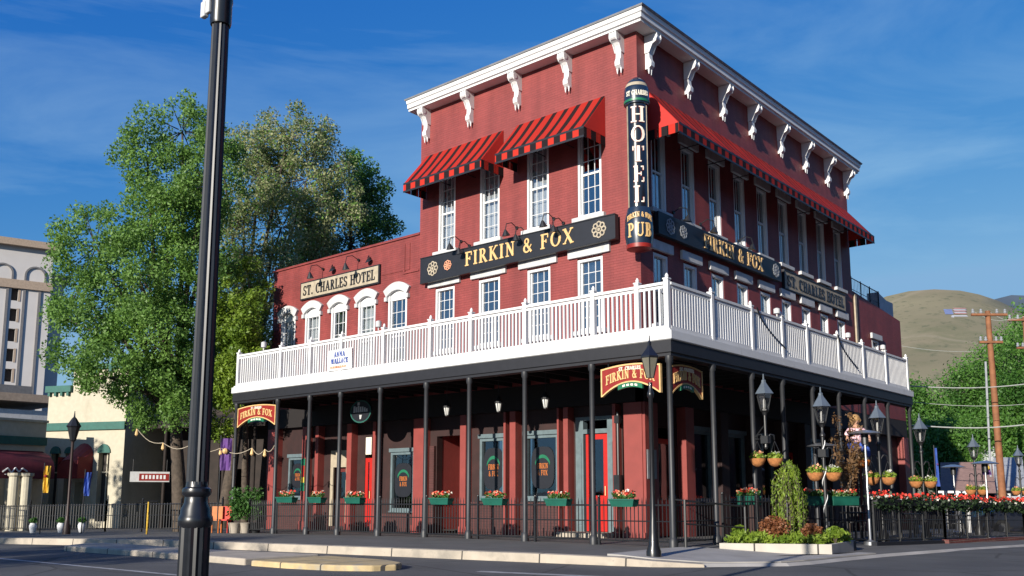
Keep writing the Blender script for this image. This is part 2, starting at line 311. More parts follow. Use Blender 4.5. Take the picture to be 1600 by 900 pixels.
# ---- foliage
def cards(centers, radii, count, size, seed, aspect=.6, droop=0, flat=.0):
    rg = np.random.default_rng(seed); cs = np.array(centers, float); rr = np.array(radii, float)
    if rr.ndim == 1: rr = np.stack([rr]*3, 1)
    wts = rr.prod(1)**(2/3.); idx = rg.choice(len(cs), count, p=wts/wts.sum())
    d = rg.normal(size=(count, 3)); d /= np.linalg.norm(d, axis=1)[:, None]
    rad = rg.random(count)**(.45)
    P = cs[idx]+d*rad[:, None]*rr[idx]
    a = rg.normal(size=(count, 3)); a[:, 2] *= (1-flat); a[:, 2] -= droop; a /= np.linalg.norm(a, axis=1)[:, None]
    b = np.cross(a, rg.normal(size=(count, 3))); b /= np.linalg.norm(b, axis=1)[:, None]
    sz = size*(.45+1.1*rg.random(count)**1.5)[:, None]
    return P, a*sz, b*sz*aspect
def cardmesh(name, mats, P, a, b, parent=None, origin=None, seed=1):
    n = len(P); V = np.empty((n, 4, 3)); V[:, 0] = P-a; V[:, 1] = P-b; V[:, 2] = P+a; V[:, 3] = P+b
    off = ROOT.get(parent.name) if parent is not None else Vector(origin or (0, 0, 0)); V -= np.array(off)
    me = bpy.data.meshes.new(name); me.vertices.add(4*n); me.vertices.foreach_set('co', V.ravel())
    me.loops.add(4*n); me.loops.foreach_set('vertex_index', np.arange(4*n, dtype=np.int32))
    me.polygons.add(n); me.polygons.foreach_set('loop_start', np.arange(0, 4*n, 4, dtype=np.int32)); me.polygons.foreach_set('loop_total', np.full(n, 4, np.int32))
    if not isinstance(mats, (list, tuple)): mats = [mats]
    for x in mats: me.materials.append(x)
    if len(mats) > 1: me.polygons.foreach_set('material_index', np.random.default_rng(seed).integers(0, len(mats), n).astype(np.int32))
    me.update(calc_edges=True); me.validate()
    o = bpy.data.objects.new(name, me); C.objects.link(o)
    if parent is not None: o.parent = parent; ROOT[o.name] = off
    else: o.location = off
    return o
def tree(name, label, base, blobs, leaf, nclump, nleaf, lsize, trunk_r, seed, group=None, clump_r=.7, droop=0, dens=1., fork=.3):
    """blobs: (centre, (rx,ry,rz)) in world; clumps spread through them, branches reach the clumps"""
    rg = random.Random(seed); base = Vector(base); t = thing(name, label, 'tree', base, group)
    vol = [b[1][0]*b[1][1]*b[1][2] for b in blobs]; cl = []; rr = []
    tb = MB(); top = max(b[0][2] for b in blobs); cx = sum(b[0][0]*v for b, v in zip(blobs, vol))/sum(vol); cy = sum(b[0][1]*v for b, v in zip(blobs, vol))/sum(vol)
    fz = base.z+(top-base.z)*fork; f0 = Vector((base.x*.7+cx*.3, base.y*.7+cy*.3, fz))
    mid = (base+f0)/2+Vector((rg.uniform(-.15, .15), rg.uniform(-.15, .15), 0))
    tb.tube(base+Vector((0, 0, -.2)), mid, trunk_r*1.25, trunk_r, n=10); tb.tube(mid, f0, trunk_r, trunk_r*.8, n=10)
    for (c, r), v in zip(blobs, vol):
        c = Vector(c); n = max(3, int(nclump*v/sum(vol)))
        m1 = f0.lerp(c, .55)+Vector((rg.uniform(-.3, .3), rg.uniform(-.3, .3), .3))
        tb.tube(f0, m1, trunk_r*.5, trunk_r*.32, n=7); tb.tube(m1, c, trunk_r*.32, trunk_r*.16, n=6)
        for i in range(n):
            while True:
                d = Vector((rg.uniform(-1, 1), rg.uniform(-1, 1), rg.uniform(-1, 1)))
                if .25 < d.length < 1: break
            d = d*(d.length**(-.35)); p = c+Vector((d.x*r[0], d.y*r[1], d.z*r[2])); cl.append(tuple(p))
            k = clump_r*rg.uniform(.55, 1.25); rr.append((k, k, k*rg.uniform(.7, 1.3)))
            if rg.random() < .5: tb.tube(c.lerp(p, .1), p, trunk_r*.1, trunk_r*.035, n=4, caps=False)
    tb.build('trunk', m['bark'], t, smooth=True)
    P, a, b = cards(cl, rr, nleaf, lsize, seed, droop=droop)
    cardmesh('crown', leaf, P, a, b, t, seed=seed); return t
# ---- lettering
T = .17; TH = .075
def _s(x, y, wd=.28): return ('l', x-wd/2, y, x+wd/2, y, .065)
GL = {
'I': (.38, [('l', .19, 0, .19, 1, T), _s(.19, .03, .34), _s(.19, .97, .34)]),
'H': (.9, [('l', .2, 0, .2, 1, T), ('l', .7, 0, .7, 1, T), ('l', .2, .5, .7, .5, TH), _s(.2, .03, .34), _s(.2, .97, .34), _s(.7, .03, .34), _s(.7, .97, .34)]),
'O': (.92, [('r', .46, .5, .43, .52, .26, .45, 0, 360)]),
'C': (.8, [('r', .45, .5, .42, .52, .25, .44, 48, 312), ('l', .73, .66, .73, .98, .06)]),
'T': (.8, [('l', .4, 0, .4, 1, T), ('l', .05, .95, .75, .95, .09), ('l', .08, .72, .08, .95, .06), ('l', .72, .72, .72, .95, .06), _s(.4, .03, .34)]),
'E': (.72, [('l', .2, 0, .2, 1, T), ('l', .05, .96, .65, .96, .08), ('l', .05, .04, .67, .04, .08), ('l', .2, .5, .5, .5, .07), ('l', .64, .74, .64, .96, .06), ('l', .66, .04, .66, .28, .06), ('l', .5, .38, .5, .62, .05)]),
'F': (.7, [('l', .2, 0, .2, 1, T), ('l', .05, .96, .65, .96, .08), ('l', .2, .5, .5, .5, .07), ('l', .64, .72, .64, .96, .06), ('l', .5, .38, .5, .62, .05), _s(.2, .03, .34)]),
'L': (.68, [('l', .2, 0, .2, 1, T), ('l', .05, .04, .63, .04, .08), ('l', .62, .04, .62, .3, .06), _s(.2, .97, .34)]),
'R': (.82, [('l', .2, 0, .2, 1, T), ('r', .36, .74, .27, .26, .12, .19, -90, 90), ('l', .05, .96, .36, .96, .07), ('l', .2, .5, .36, .5, .06), ('l', .38, .5, .7, 0, .15), _s(.2, .03, .34), _s(.72, .03, .2)]),
'P': (.74, [('l', .2, 0, .2, 1, T), ('r', .36, .72, .29, .28, .13, .21, -90, 90), ('l', .05, .96, .36, .96, .07), ('l', .2, .47, .36, .47, .06), _s(.2, .03, .34)]),
'B': (.78, [('l', .2, 0, .2, 1, T), ('r', .36, .75, .25, .25, .1, .19, -90, 90), ('r', .36, .26, .31, .26, .15, .2, -90, 90), ('l', .05, .96, .36, .96, .07), ('l', .2, .5, .36, .5, .06), ('l', .05, .04, .36, .04, .07)]),
'K': (.86, [('l', .2, 0, .2, 1, T), ('l', .2, .4, .7, 1, TH), ('l', .36, .58, .74, 0, .15), _s(.2, .03, .34), _s(.2, .97, .34), _s(.7, .97, .24), _s(.76, .03, .22)]),
'N': (.9, [('l', .2, 0, .2, 1, TH), ('l', .7, 0, .7, 1, TH), ('l', .2, .95, .7, .05, .16), _s(.2, .03, .28), _s(.14, .97, .22), _s(.7, .97, .28)]),
'X': (.88, [('l', .14, 1, .72, 0, .17), ('l', .72, 1, .14, 0, TH), _s(.14, .97), _s(.72, .97, .24), _s(.14, .03, .24), _s(.74, .03)]),
'A': (.88, [('l', .44, 1, .14, 0, TH), ('l', .42, 1, .72, 0, .16), ('l', .24, .33, .62, .33, .06), _s(.14, .03, .24), _s(.73, .03, .28)]),
'S': (.66, [('r', .33, .74, .27, .27, .14, .18, 30, 270), ('r', .33, .27, .29, .28, .14, .18, -150, 90), ('l', .57, .72, .57, .96, .06), ('l', .08, .05, .08, .3, .06)]),
'U': (.86, [('l', .2, .3, .2, 1, T), ('l', .68, .3, .68, 1, TH), ('r', .44, .32, .3, .33, .2, .24, 180, 360), _s(.2, .97, .34), _s(.68, .97, .26)]),
'W': (1.1, [('l', .1, 1, .36, 0, .14), ('l', .36, 0, .56, 1, TH), ('l', .54, 1, .78, 0, .14), ('l', .78, 0, 1.0, 1, TH)]),
'&': (.86, [('r', .36, .76, .2, .23, .1, .15, 0, 360), ('r', .36, .27, .3, .29, .17, .2, 60, 330), ('l', .28, .62, .76, .02, .13), ('l', .62, .3, .76, .5, .06)]),
'.': (.3, [('l', .15, 0, .15, .15, .16)]), "'": (.2, [('l', .1, .75, .1, 1, .08)]), ' ': (.4, []),
}
def textw(s, sx=1., gap=.08): return sum(GL[c][0]+gap for c in s)*sx-gap*sx
def text(mb, s, mapf, h, x=0, y=0, sx=1., gap=.08, bold=0., d0=0., d1=.02):
    """centred on x; mapf(x, y, depth) -> 3-D"""
    cx = x-textw(s, sx, gap)*h/2; k = 0
    for ch in s:
        for st in GL[ch][1]:
            k += 1; dd = d1+.0006*(k % 7)
            if st[0] == 'l':
                _, x0, y0, x1, y1, wd = st; wd += bold
                d = Vector((x1-x0, y1-y0)); d.normalize(); n = Vector((-d.y, d.x))*wd/2; e = d*bold/2
                pl = [(x0-e.x+n.x, y0-e.y+n.y), (x1+e.x+n.x, y1+e.y+n.y), (x1+e.x-n.x, y1+e.y-n.y), (x0-e.x-n.x, y0-e.y-n.y)]
                pl = [[(cx+px*sx*h, y+py*h) for px, py in pl]]
            else:
                _, ax, ay, ro, rp, ri, rj, a0, a1 = st; ro += bold/2; rp += bold/2; ri = max(.02, ri-bold/2); rj = max(.02, rj-bold/2); n = 14; pl = []
                for i in range(n):
                    t0 = R(a0+(a1-a0)*i/n); t1 = R(a0+(a1-a0)*(i+1)/n)
                    q = [(ax+ro*math.cos(t0), ay+rp*math.sin(t0)), (ax+ro*math.cos(t1), ay+rp*math.sin(t1)), (ax+ri*math.cos(t1), ay+rj*math.sin(t1)), (ax+ri*math.cos(t0), ay+rj*math.sin(t0))]
                    pl.append([(cx+px*sx*h, y+py*h) for px, py in q])
            for q in pl: mb.prism(q, lambda p: mapf(p[0], p[1], d0), lambda p, dd=dd: mapf(p[0], p[1], dd))
        cx += (GL[ch][0]+gap)*sx*h
    return mb

def words(name, mt, parent, F, st, mapf, h, x=0, y=0, sx=1., gap=.08, bold=0., d0=0., d1=.02):
    x0 = x-textw(st, sx, gap)*h/2
    for i, wd in enumerate(st.split(' ')):
        pre = ' '.join(st.split(' ')[:i]+['']) if i else ''
        off_ = sum(GL[c][0]+gap for c in pre)*sx*h
        b_ = MB(F); text(b_, wd, mapf, h, x0+off_+textw(wd, sx, gap)*h/2, y, sx, gap, bold, d0, d1); b_.build(name, mt, parent)
# ================================================================ GROUND
gb = MB(); rings = [0, 4, 8, 12, 16, 20, 24, 28, 32, 36, 40, 45, 50, 55, 60, 90, 160, 400, 1000, 3500]; NS = 72
vv = []; ff = []
for r_ in rings:
    for i in range(NS):
        a = 2*PI*i/NS; x = CAM.x+r_*math.cos(a); y = CAM.y+r_*math.sin(a); vv.append((x, y, g(x, y)))
for j in range(len(rings)-1):
    for i in range(NS): ff.append((j*NS+i, j*NS+(i+1) % NS, (j+1)*NS+(i+1) % NS, (j+1)*NS+i))
gb.add(vv, ff); struct('road', gb, m['asphalt'])
front = [(-80+i*4., -5.6+.2*(-84.8+i*4.)) for i in range(0, 16)]+[(-18+i*1.5, -5.6+.2*(-22.8+i*1.5)) for i in range(0, 16)]
front = [p for p in front if p[0] < 2.5]+[(3.2, -5.9), (3.8, -5.72), (4.5, -5.2), (5.1, -4.5), (5.55, -4.0), (5.69, -3.35), (5.8, -1.94), (5.98, -.29), (6.2, .9), (6.45, 2.2), (7.0, 8.7), (8.6, 16), (12, 40)]
back = []
for i, p in enumerate(front):
    if p[0] < 3.5: back.append((p[0]-.3 if p[0] < 3 else 2.8, 42))
    else: back.append((3.3+.25*(i-len(front)+13), 42.))
sw = MB(); vv = []; ff = []; K = 14
for p, q in zip(front, back):
    for k in range(K+1):
        t = (k/K)**1.5; x = p[0]+(q[0]-p[0])*t; y = p[1]+(q[1]-p[1])*t; vv.append((x, y, gs(x, y)))
for i in range(len(front)-1):
    for k in range(K): ff.append((i*(K+1)+k, (i+1)*(K+1)+k, (i+1)*(K+1)+k+1, i*(K+1)+k+1))
sw.add(vv, ff); struct('sidewalk', sw, m['concrete'])
def offset(path, d):
    out = []
    for i, p in enumerate(path):
        a = Vector(path[max(0, i-1)]); b = Vector(path[min(len(path)-1, i+1)]); t = (b-a).normalized(); out.append((p[0]+t.y*d, p[1]-t.x*d))
    return out
cb = MB(); out = offset(front, .16); vv = []; ff = []
for p, q in zip(front, out):
    z = gs(*p)+.004; zb = g(*q)-.05; vv += [(p[0], p[1], z), (q[0], q[1], z-.01), (q[0]+(q[0]-p[0])*.1, q[1]+(q[1]-p[1])*.1, zb), (p[0], p[1], zb)]
for i in range(len(front)-1):
    for k in range(4): ff.append((i*4+k, i*4+(k+1) % 4, (i+1)*4+(k+1) % 4, (i+1)*4+k))
nk = next(i for i, p in enumerate(front) if p[0] >= 4.2)
cb.add(vv, [f for f in ff if f[0]//4 < nk]); struct('curb', cb, m['curb'])
cb = MB(); cb.add([(v[0], v[1], v[2] if k % 4 in (0, 3) else (v[2]-.10 if k % 4 == 1 else v[2])) for k, v in enumerate(vv)], [f for f in ff if f[0]//4 >= nk]); struct('curb_ramp', cb, m['ramp'])
# joints in the sidewalk curb (dark gaps) come from the traffic island and drain below
isl = [(-9.4, -9.9), (-8.6, -10.75), (-5.1, -10.5), (-1.9, -10.42), (-1.9, -8.75), (-5, -9.35), (-9, -9.5)]
ib = MB(); ib.prism(isl, lambda p: (p[0], p[1], g(*p)-.1), lambda p: (p[0], p[1], g(*p)+.12)); struct('traffic_island', ib, m['curb'], bevel=.03)
nose = [(-1.7, -10.42), (-.7, -10.35), (.3, -10.12), (.85, -9.75), (1.0, -9.35), (.7, -8.95), (0, -8.7), (-1.7, -8.72)]
ib = MB(); ib.prism(nose, lambda p: (p[0], p[1], g(*p)-.1), lambda p: (p[0], p[1], g(*p)+.10)); struct('island_nose', ib, m['yellow'], bevel=.03)
pb = MB()
for (x0, y0, x1, y1, wd) in [(2.2, -8.6, 6.0, -7.6, .22), (3.4, -9.9, 7.6, -8.7, .22), (-12, -13.0, 0.5, -12.2, .12)]:
    d = Vector((x1-x0, y1-y0)).normalized(); n = Vector((-d.y, d.x))*wd/2; N_ = 8; vv = []
    for i in range(N_+1):
        x = x0+(x1-x0)*i/N_; y = y0+(y1-y0)*i/N_
        for s_ in (1, -1): vv.append((x+n.x*s_, y+n.y*s_, g(x+n.x*s_, y+n.y*s_)+.004))
    pb.add(vv, [(2*i, 2*i+1, 2*i+3, 2*i+2) for i in range(N_)])
struct('road_markings', pb, m['paint'])
rb = MB(); rp = [(2.9, -5.85), (3.75, -5.62), (4.4, -5.12), (5.0, -4.45), (5.42, -3.95), (5.58, -3.3), (5.68, -1.94), (5.86, -.35), (5.5, -.3), (5.4, -1.3), (4.4, -1.95), (3.4, -2.55), (2.8, -2.9), (2.75, -4.2)]
cxr, cyr = 4.3, -3.6; dense = []
for i in range(len(rp)):
    for k in range(4): t_ = k/4; a_, b_ = rp[i], rp[(i+1) % len(rp)]; dense.append((a_[0]+(b_[0]-a_[0])*t_, a_[1]+(b_[1]-a_[1])*t_))
n_ = len(dense); V = []
for k in range(1, 9):
    for p in dense: x = cxr+(p[0]-cxr)*k/8; y = cyr+(p[1]-cyr)*k/8; V.append((x, y, gs(x, y)+.022))
for p in dense: V.append((p[0], p[1], gs(*p)-.05))
V.append((cxr, cyr, gs(cxr, cyr)+.022)); F_ = [(8*n_+n_, i, (i+1) % n_) for i in range(n_)]
F_ += [(k*n_+i, k*n_+(i+1) % n_, (k+1)*n_+(i+1) % n_, (k+1)*n_+i) for k in range(8) for i in range(n_)]
rb.add(V, F_); struct('corner_ramp', rb, m['ramp'])
# hills
def hill(name, mt, pts, dist, depth, seed, taper):
    vv = []; ff = []; n = len(pts); rows = 14; rg = random.Random(seed)
    for i, (px, py) in enumerate(pts):
        top = at(px, py, dist); d = Vector((top.x-CAM.x, top.y-CAM.y, 0)).normalized()
        for k in range(rows):
            t = k/(rows-1); s_ = t**1.12
            p = top-d*depth*(1-t); z = -2+(top.z+2)*(s_**taper); vv.append((p.x, p.y, z+(rg.uniform(-1, 1)*.006*top.z if 0 < k < rows-1 else 0)))
        p = top+d*depth; vv.append((p.x, p.y, -2))
    for i in range(n-1):
        for k in range(rows): ff.append((i*(rows+1)+k, (i+1)*(rows+1)+k, (i+1)*(rows+1)+k+1, i*(rows+1)+k+1))
    struct(name, MB().add(vv, ff), mt, smooth=True)
hp = [(1150, 640), (1230, 560), (1300, 505), (1350, 478), (1385, 463), (1420, 455), (1460, 452), (1500, 454), (1530, 460), (1560, 470), (1590, 484), (1620, 500), (1680, 540), (1760, 600), (1900, 690)]
hill('hill', m['hill'], hp, 900, 500, 3, 1.0)
hill('far_hill', m['farhill'], [(1480, 480), (1530, 474), (1560, 466), (1580, 461), (1610, 462), (1680, 470), (1800, 520)], 2400, 700, 5, 1)

# ================================================================ HOTEL
hotel = thing('hotel_building', 'three storey red brick hotel with bracketed cornice, striped awnings and white balcony', 'building', (0, 0, 0))
def wallgrid(mb, u0, u1, z0, z1, holes, w0=-.3, w1=0.):
    us = sorted({u0, u1, *[h[0] for h in holes], *[h[1] for h in holes]}); zs = sorted({z0, z1, *[h[2] for h in holes], *[h[3] for h in holes]})
    us = [u for u in us if u0 <= u <= u1]; zs = [z for z in zs if z0 <= z <= z1]
    for i in range(len(us)-1):
        j = 0
        while j < len(zs)-1:
            def inside(j): 
                uc = (us[i]+us[i+1])/2; zc = (zs[j]+zs[j+1])/2; return any(h[0] < uc < h[1] and h[2] < zc < h[3] for h in holes)
            if inside(j): j += 1; continue
            k = j
            while k+1 < len(zs)-1 and not inside(k+1): k += 1
            mb.box((us[i], w0, zs[j]), (us[i+1], w1, zs[k+1])); j = k+1
LA, WB, HT = 8.52, 15.05, 13.95; d1, d2 = 3.12, 2.69
A3 = [(-7.66, -6.9), (-5.84, -5.02), (-3.93, -3.1), (-2.05, -1.23)]; A2 = [(-7.75, -6.9), (-5.86, -4.99), (-3.92, -3.06), (-2.09, -1.23)]
B3 = [1.0+1.6*k for k in range(9)]; bw = .38
ARC = [(-16.1, -15.2), (-14.6, -13.72), (-13.07, -12.2), (-11.57, -10.68), (-10.02, -9.1)]
mb = MB(fA); wallgrid(mb, -LA, 0, 4.2, HT, [(a, b, 8.78, 11.3) for a, b in A3]+[(a, b, 5.55, 7.62) for a, b in A2])
mb.fn = fB; wallgrid(mb, .3, WB, 4.2, HT, [(c-bw, c+bw, 8.82, 11.3) for c in B3]+[(c-bw, c+bw, 5.6, 7.64) for c in B3])
mb.fn = lambda p: p; mb.box((-LA, .3, 4.2), (-LA+.3, WB, HT)); mb.box((-LA+.3, WB-.3, 4.2), (-.3, WB, HT))
mb.build('wall', m['brick'], hotel)
mb = MB(); mb.box((-LA+.3, .3, 13.2), (-.3, WB-.3, 13.4)); mb.build('roof', m['greyroof'], hotel)
mb = MB(); 
for z in (4.25, 8.2): mb.box((-16.3, .31, z), (-.31, 20.4, z+.1))
mb.box((-6, 3.2, 4.36), (-2.9, 3.3, 8.19)); mb.box((-2.4, 3.2, 4.36), (-2.3, 14, 8.19)); mb.box((-6, 3.2, 8.31), (-2.9, 3.3, 13.1)); mb.box((-2.4, 3.2, 8.31), (-2.3, 14, 13.1))
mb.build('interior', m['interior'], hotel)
# wings
mb = MB(fA); wallgrid(mb, -16.68, -LA-.002, 4.2, 9.55, [(a, b, 5.0, 7.9) for a, b in ARC], -.3, -.03)
mb.fn = lambda p: p; mb.box((-16.68, .3, 4.2), (-16.4, 12, 9.5)); mb.box((-16.4, 11.8, 4.2), (-LA-.01, 12, 9.3)); mb.box((-16.4, .3, 9.0), (-LA-.01, 11.8, 9.1)); mb.box((-16.72, -.02, 9.55), (-LA-.003, .33, 9.62))
mb.box((-10.4, .01, 8.45), (-9.0, .028, 9.35)); mb.box((-9.3, -.008, 8.33), (-8.54, .02, 8.39)); mb.box((-9.3, -.012, 8.39), (-9.22, .02, 9.35))
mb.build('left_wing_wall', m['brick_b'], hotel)
mb = MB(); mb.box((-10.25, .0, 8.5), (-9.2, .0295, 9.3)); mb.box((-16.6, .0, 8.15), (-15.4, .012+.0, 8.2)); mb.build('patched_brick', m['brightred'], hotel) if False else None
mb = MB(fB); wallgrid(mb, WB+.002, 20.6, 4.2, 8.55, [(17.0, 17.75, 5.6, 7.3)], -.3, -.02)
mb.fn = lambda p: p
mb.add([(-.3, WB+.01, 8.55), (-.02, WB+.01, 8.55), (-.02, 20.6, 8.552), (-.3, 20.6, 8.552), (-.3, WB+.01, 9.0), (-.02, WB+.01, 9.0)], [(0, 1, 2, 3), (4, 5, 2, 3), (1, 2, 5), (0, 3, 4), (0, 1, 5, 4)])
mb.box((-8, 20.35, 4.2), (-.31, 20.6, 8.5)); mb.box((-8, WB+.01, 8.2), (-.31, 20.3, 8.3))
mb.build('rear_wing_wall', m['brick_b'], hotel)
MB().box((-.019, 15.25, 5.0), (.04, 15.42, 8.85)).build('corner_board', m['tan'], hotel)
# windows -------------------------------------------------------
blindn = [0]
def window(face, a, b, z0, z1, style, rect=True, cols=3, rows_=4, lint=None, sill=True, arch=False):
    F = FR[face]; t = MB(F); fwid = .075
    t.box((a+.002, -.2, z0), (a+fwid, -.012, z1)); t.box((b-fwid, -.2, z0), (b-.002, -.012, z1)); t.box((a+fwid, -.2, z1-fwid), (b-fwid, -.015, z1-.002)); t.box((a+fwid, -.2, z0+.002), (b-fwid, -.015, z0+fwid))
    zt = z1-fwid; ia, ib = a+fwid, b-fwid; zb = z0+fwid
    if arch:
        zt = z1-.38; t.box((ia, -.18, zt), (ib, -.06, z1-fwid-.001)); 
    mid = (zt+zb)/2
    t.box((ia, -.15, mid-.03), (ib, -.08, mid+.03))
    for x0, x1 in ((ia, ia+.04), (ib-.04, ib)): t.box((x0, -.14, zb), (x1, -.085, zt))
    for i in range(1, cols): x = ia+(ib-ia)*i/cols; t.box((x-.008, -.125, zb), (x+.008, -.098, zt))
    for i in range(1, rows_):
        z = zb+(zt-zb)*i/rows_
        if abs(z-mid) > .1: t.box((ia+.04, -.123, z-.008), (ib-.04, -.1, z+.008))
    o = t.build('window', m['white'], hotel)
    MB(F).box((ia, -.118, zb), (ib, -.112, zt)).build('pane', m['glass'] if style != 1 else m['glassc'], o)
    if style:
        s = MB(F)
        if style == 1:
            s.box((ia, -.235, zb+.1), (ib, -.225, zt))
        elif style == 2: s.box((ia, -.235, mid-.2), (ib, -.225, zt))
        elif style == 3:      # parted curtain
            n = 10
            for sd_ in (0, 1):
                pts = []
                for i in range(n+1):
                    u_ = (ia+(ib-ia)*.62*i/n) if sd_ == 0 else (ib-(ib-ia)*.25*i/n); pts.append((u_, -.24+.025*math.sin(i*2.2)))
                w_ = .35 if sd_ == 0 else .1
                for i in range(n):
                    (ua, wa), (ub, wb) = pts[i], pts[i+1]; ca = ia if sd_ == 0 else ib
                    s.add([(ca+(ua-ca)*w_, wa, zb+.5), (ca+(ub-ca)*w_, wb, zb+.5), (ub, wb, zt), (ua, wa, zt), (ca+(ub-ca)*(w_+.25), wb, zb), (ca+(ua-ca)*(w_+.25), wa, zb)], [(0, 1, 2, 3), (5, 4, 1, 0)])
        else: s.box((ia, -.235, zb), (ia+(ib-ia)*.45, -.225, zt))
        s.build('blind' if style in (1, 2) else 'curtain', m['blind'] if style in (1, 2) else m['curtain'], o)
    if lint:
        MB(F).box((a-lint[0], .0+.002, z1+lint[1]), (b+lint[0], .09, z1+lint[1]+lint[2])).build('lintel', m['offwhite'], o, bevel=.008)
    if sill: MB(F).box((a-.14, -.05, z0-.12), (b+.14, .12, z0+.001)).build('sill', m['offwhite'], o, bevel=.008)
    if arch:
        s = MB(F); n = 12; cu = (a+b)/2; hw = (b-a)/2+.13; rise = .17; pts = []
        def arc(hw_, zb_, ri): return [(cu+hw_*(2*i/n-1), zb_+ri*(1-(2*i/n-1)**2)) for i in range(n+1)]
        lo = arc(hw-.1, z1-.25+.0, .2); hi = arc(hw+.05, z1-.02, .24)
        for i in range(n):
            q = [lo[i], lo[i+1], hi[i+1], hi[i]]
            s.prism(q, lambda p: (p[0], -.025, p[1]), lambda p: (p[0], .075, p[1]))
        s.box((a-.13, -.02, z1-.38), (a+.0, .073, z1-.24)); s.box((b, -.02, z1-.38), (b+.13, .073, z1-.24))
        s.build('arched_lintel', m['offwhite'], o)
    return o
for i, (a, b) in enumerate(A3): window('A', a, b, 8.78, 11.3, (1, 1, 1, 0)[i], cols=3, rows_=6)
for i, (a, b) in enumerate(A2): window('A', a, b, 5.55, 7.58, (0, 0, 3, 3)[i], lint=(.28, .06, .26), rows_=6)
for i, c in enumerate(B3):
    window('B', c-bw, c+bw, 8.82, 11.1, (0, 0, 0, 4, 0, 0, 0, 2, 0)[i], lint=(.16, .02, .28), cols=2, rows_=2)
    window('B', c-bw, c+bw, 5.6, 7.6, (4, 0, 3, 2, 0, 3, 0, 0, 2)[i], lint=(.18, .07, .26), cols=2, rows_=2)
for i, (a, b) in enumerate(ARC): window('A', a, b, 5.0, 7.88, (1, 1, 3, 1, 0)[i], arch=True, sill=False, rows_=6)
window('B', 17.0, 17.75, 5.6, 7.3, 0, lint=(.2, 0.02, .22), cols=1, rows_=2)
# cornice -------------------------------------------------------
def lsweep(mb, prof, uA, yB, dA=0, dB=0):
    n = len(prof); v = []
    for (w_, z) in prof: v.append((uA, -(w_+dA), z))
    for (w_, z) in prof: v.append((w_+dB, -(w_+dA), z))
    for (w_, z) in prof: v.append((w_+dB, yB, z))
    f = []
    for s_ in (0, 1):
        for i in range(n): f.append((s_*n+i, s_*n+(i+1) % n, (s_+1)*n+(i+1) % n, (s_+1)*n+i))
    f += [tuple(range(n-1, -1, -1)), tuple(range(2*n, 3*n))]; return mb.add(v, f)
mb = MB(); lsweep(mb, [(-.28, 13.72), (.40, 13.72), (.40, 13.78), (.46, 13.80), (.46, 13.93), (.50, 13.95), (.52, 14.06), (-.28, 14.06)], -LA-.22, WB+.3); mb.build('cornice', m['white'], hotel)
mb = MB(); lsweep(mb, [(-.3, 14.062), (.55, 14.062), (.58, 14.10), (-.3, 14.13)], -LA-.26, WB+.34); mb.build('roof_edge', m['greytrim'], hotel)
def bracket(face, u):
    F = FR[face]; s = MB(F); hw = .085
    prof = [(0.002, 13.718), (.37, 13.718), (.385, 13.6), (.34, 13.5), (.25, 13.46), (.18, 13.38), (.13, 13.2), (.14, 13.05), (.2, 12.93), (.19, 12.82), (.12, 12.76), (.002, 12.74)]
    s.prism(prof, lambda p: (u-hw, p[0], p[1]), lambda p: (u+hw, p[0], p[1]))
    prof2 = [(.003, 13.70), (.41, 13.70), (.425, 13.58), (.37, 13.47), (.26, 13.42), (.2, 13.3), (.15, 13.2), (.003, 13.2)]
    for du in (-hw-.03, hw+.002): s.prism(prof2, lambda p: (u+du, p[0], p[1]), lambda p: (u+du+.028, p[0], p[1]))
    for du in (-.06, .06): s.tube((u+du, .1, 12.75), (u+du, .1, 12.6), .035, .012, n=6)
    s.tube((u-hw-.04, .33, 13.58), (u+hw+.04, .33, 13.58), .085, n=10)
    s.build('bracket', m['white'], hotel)
for u in (-8.19, -6.22, -4.23, -2.32, -.51): bracket('A', u)
for y in (.51, 2.63, 4.75, 6.72, 8.9, 10.95, 12.97, 14.85): bracket('B', y)
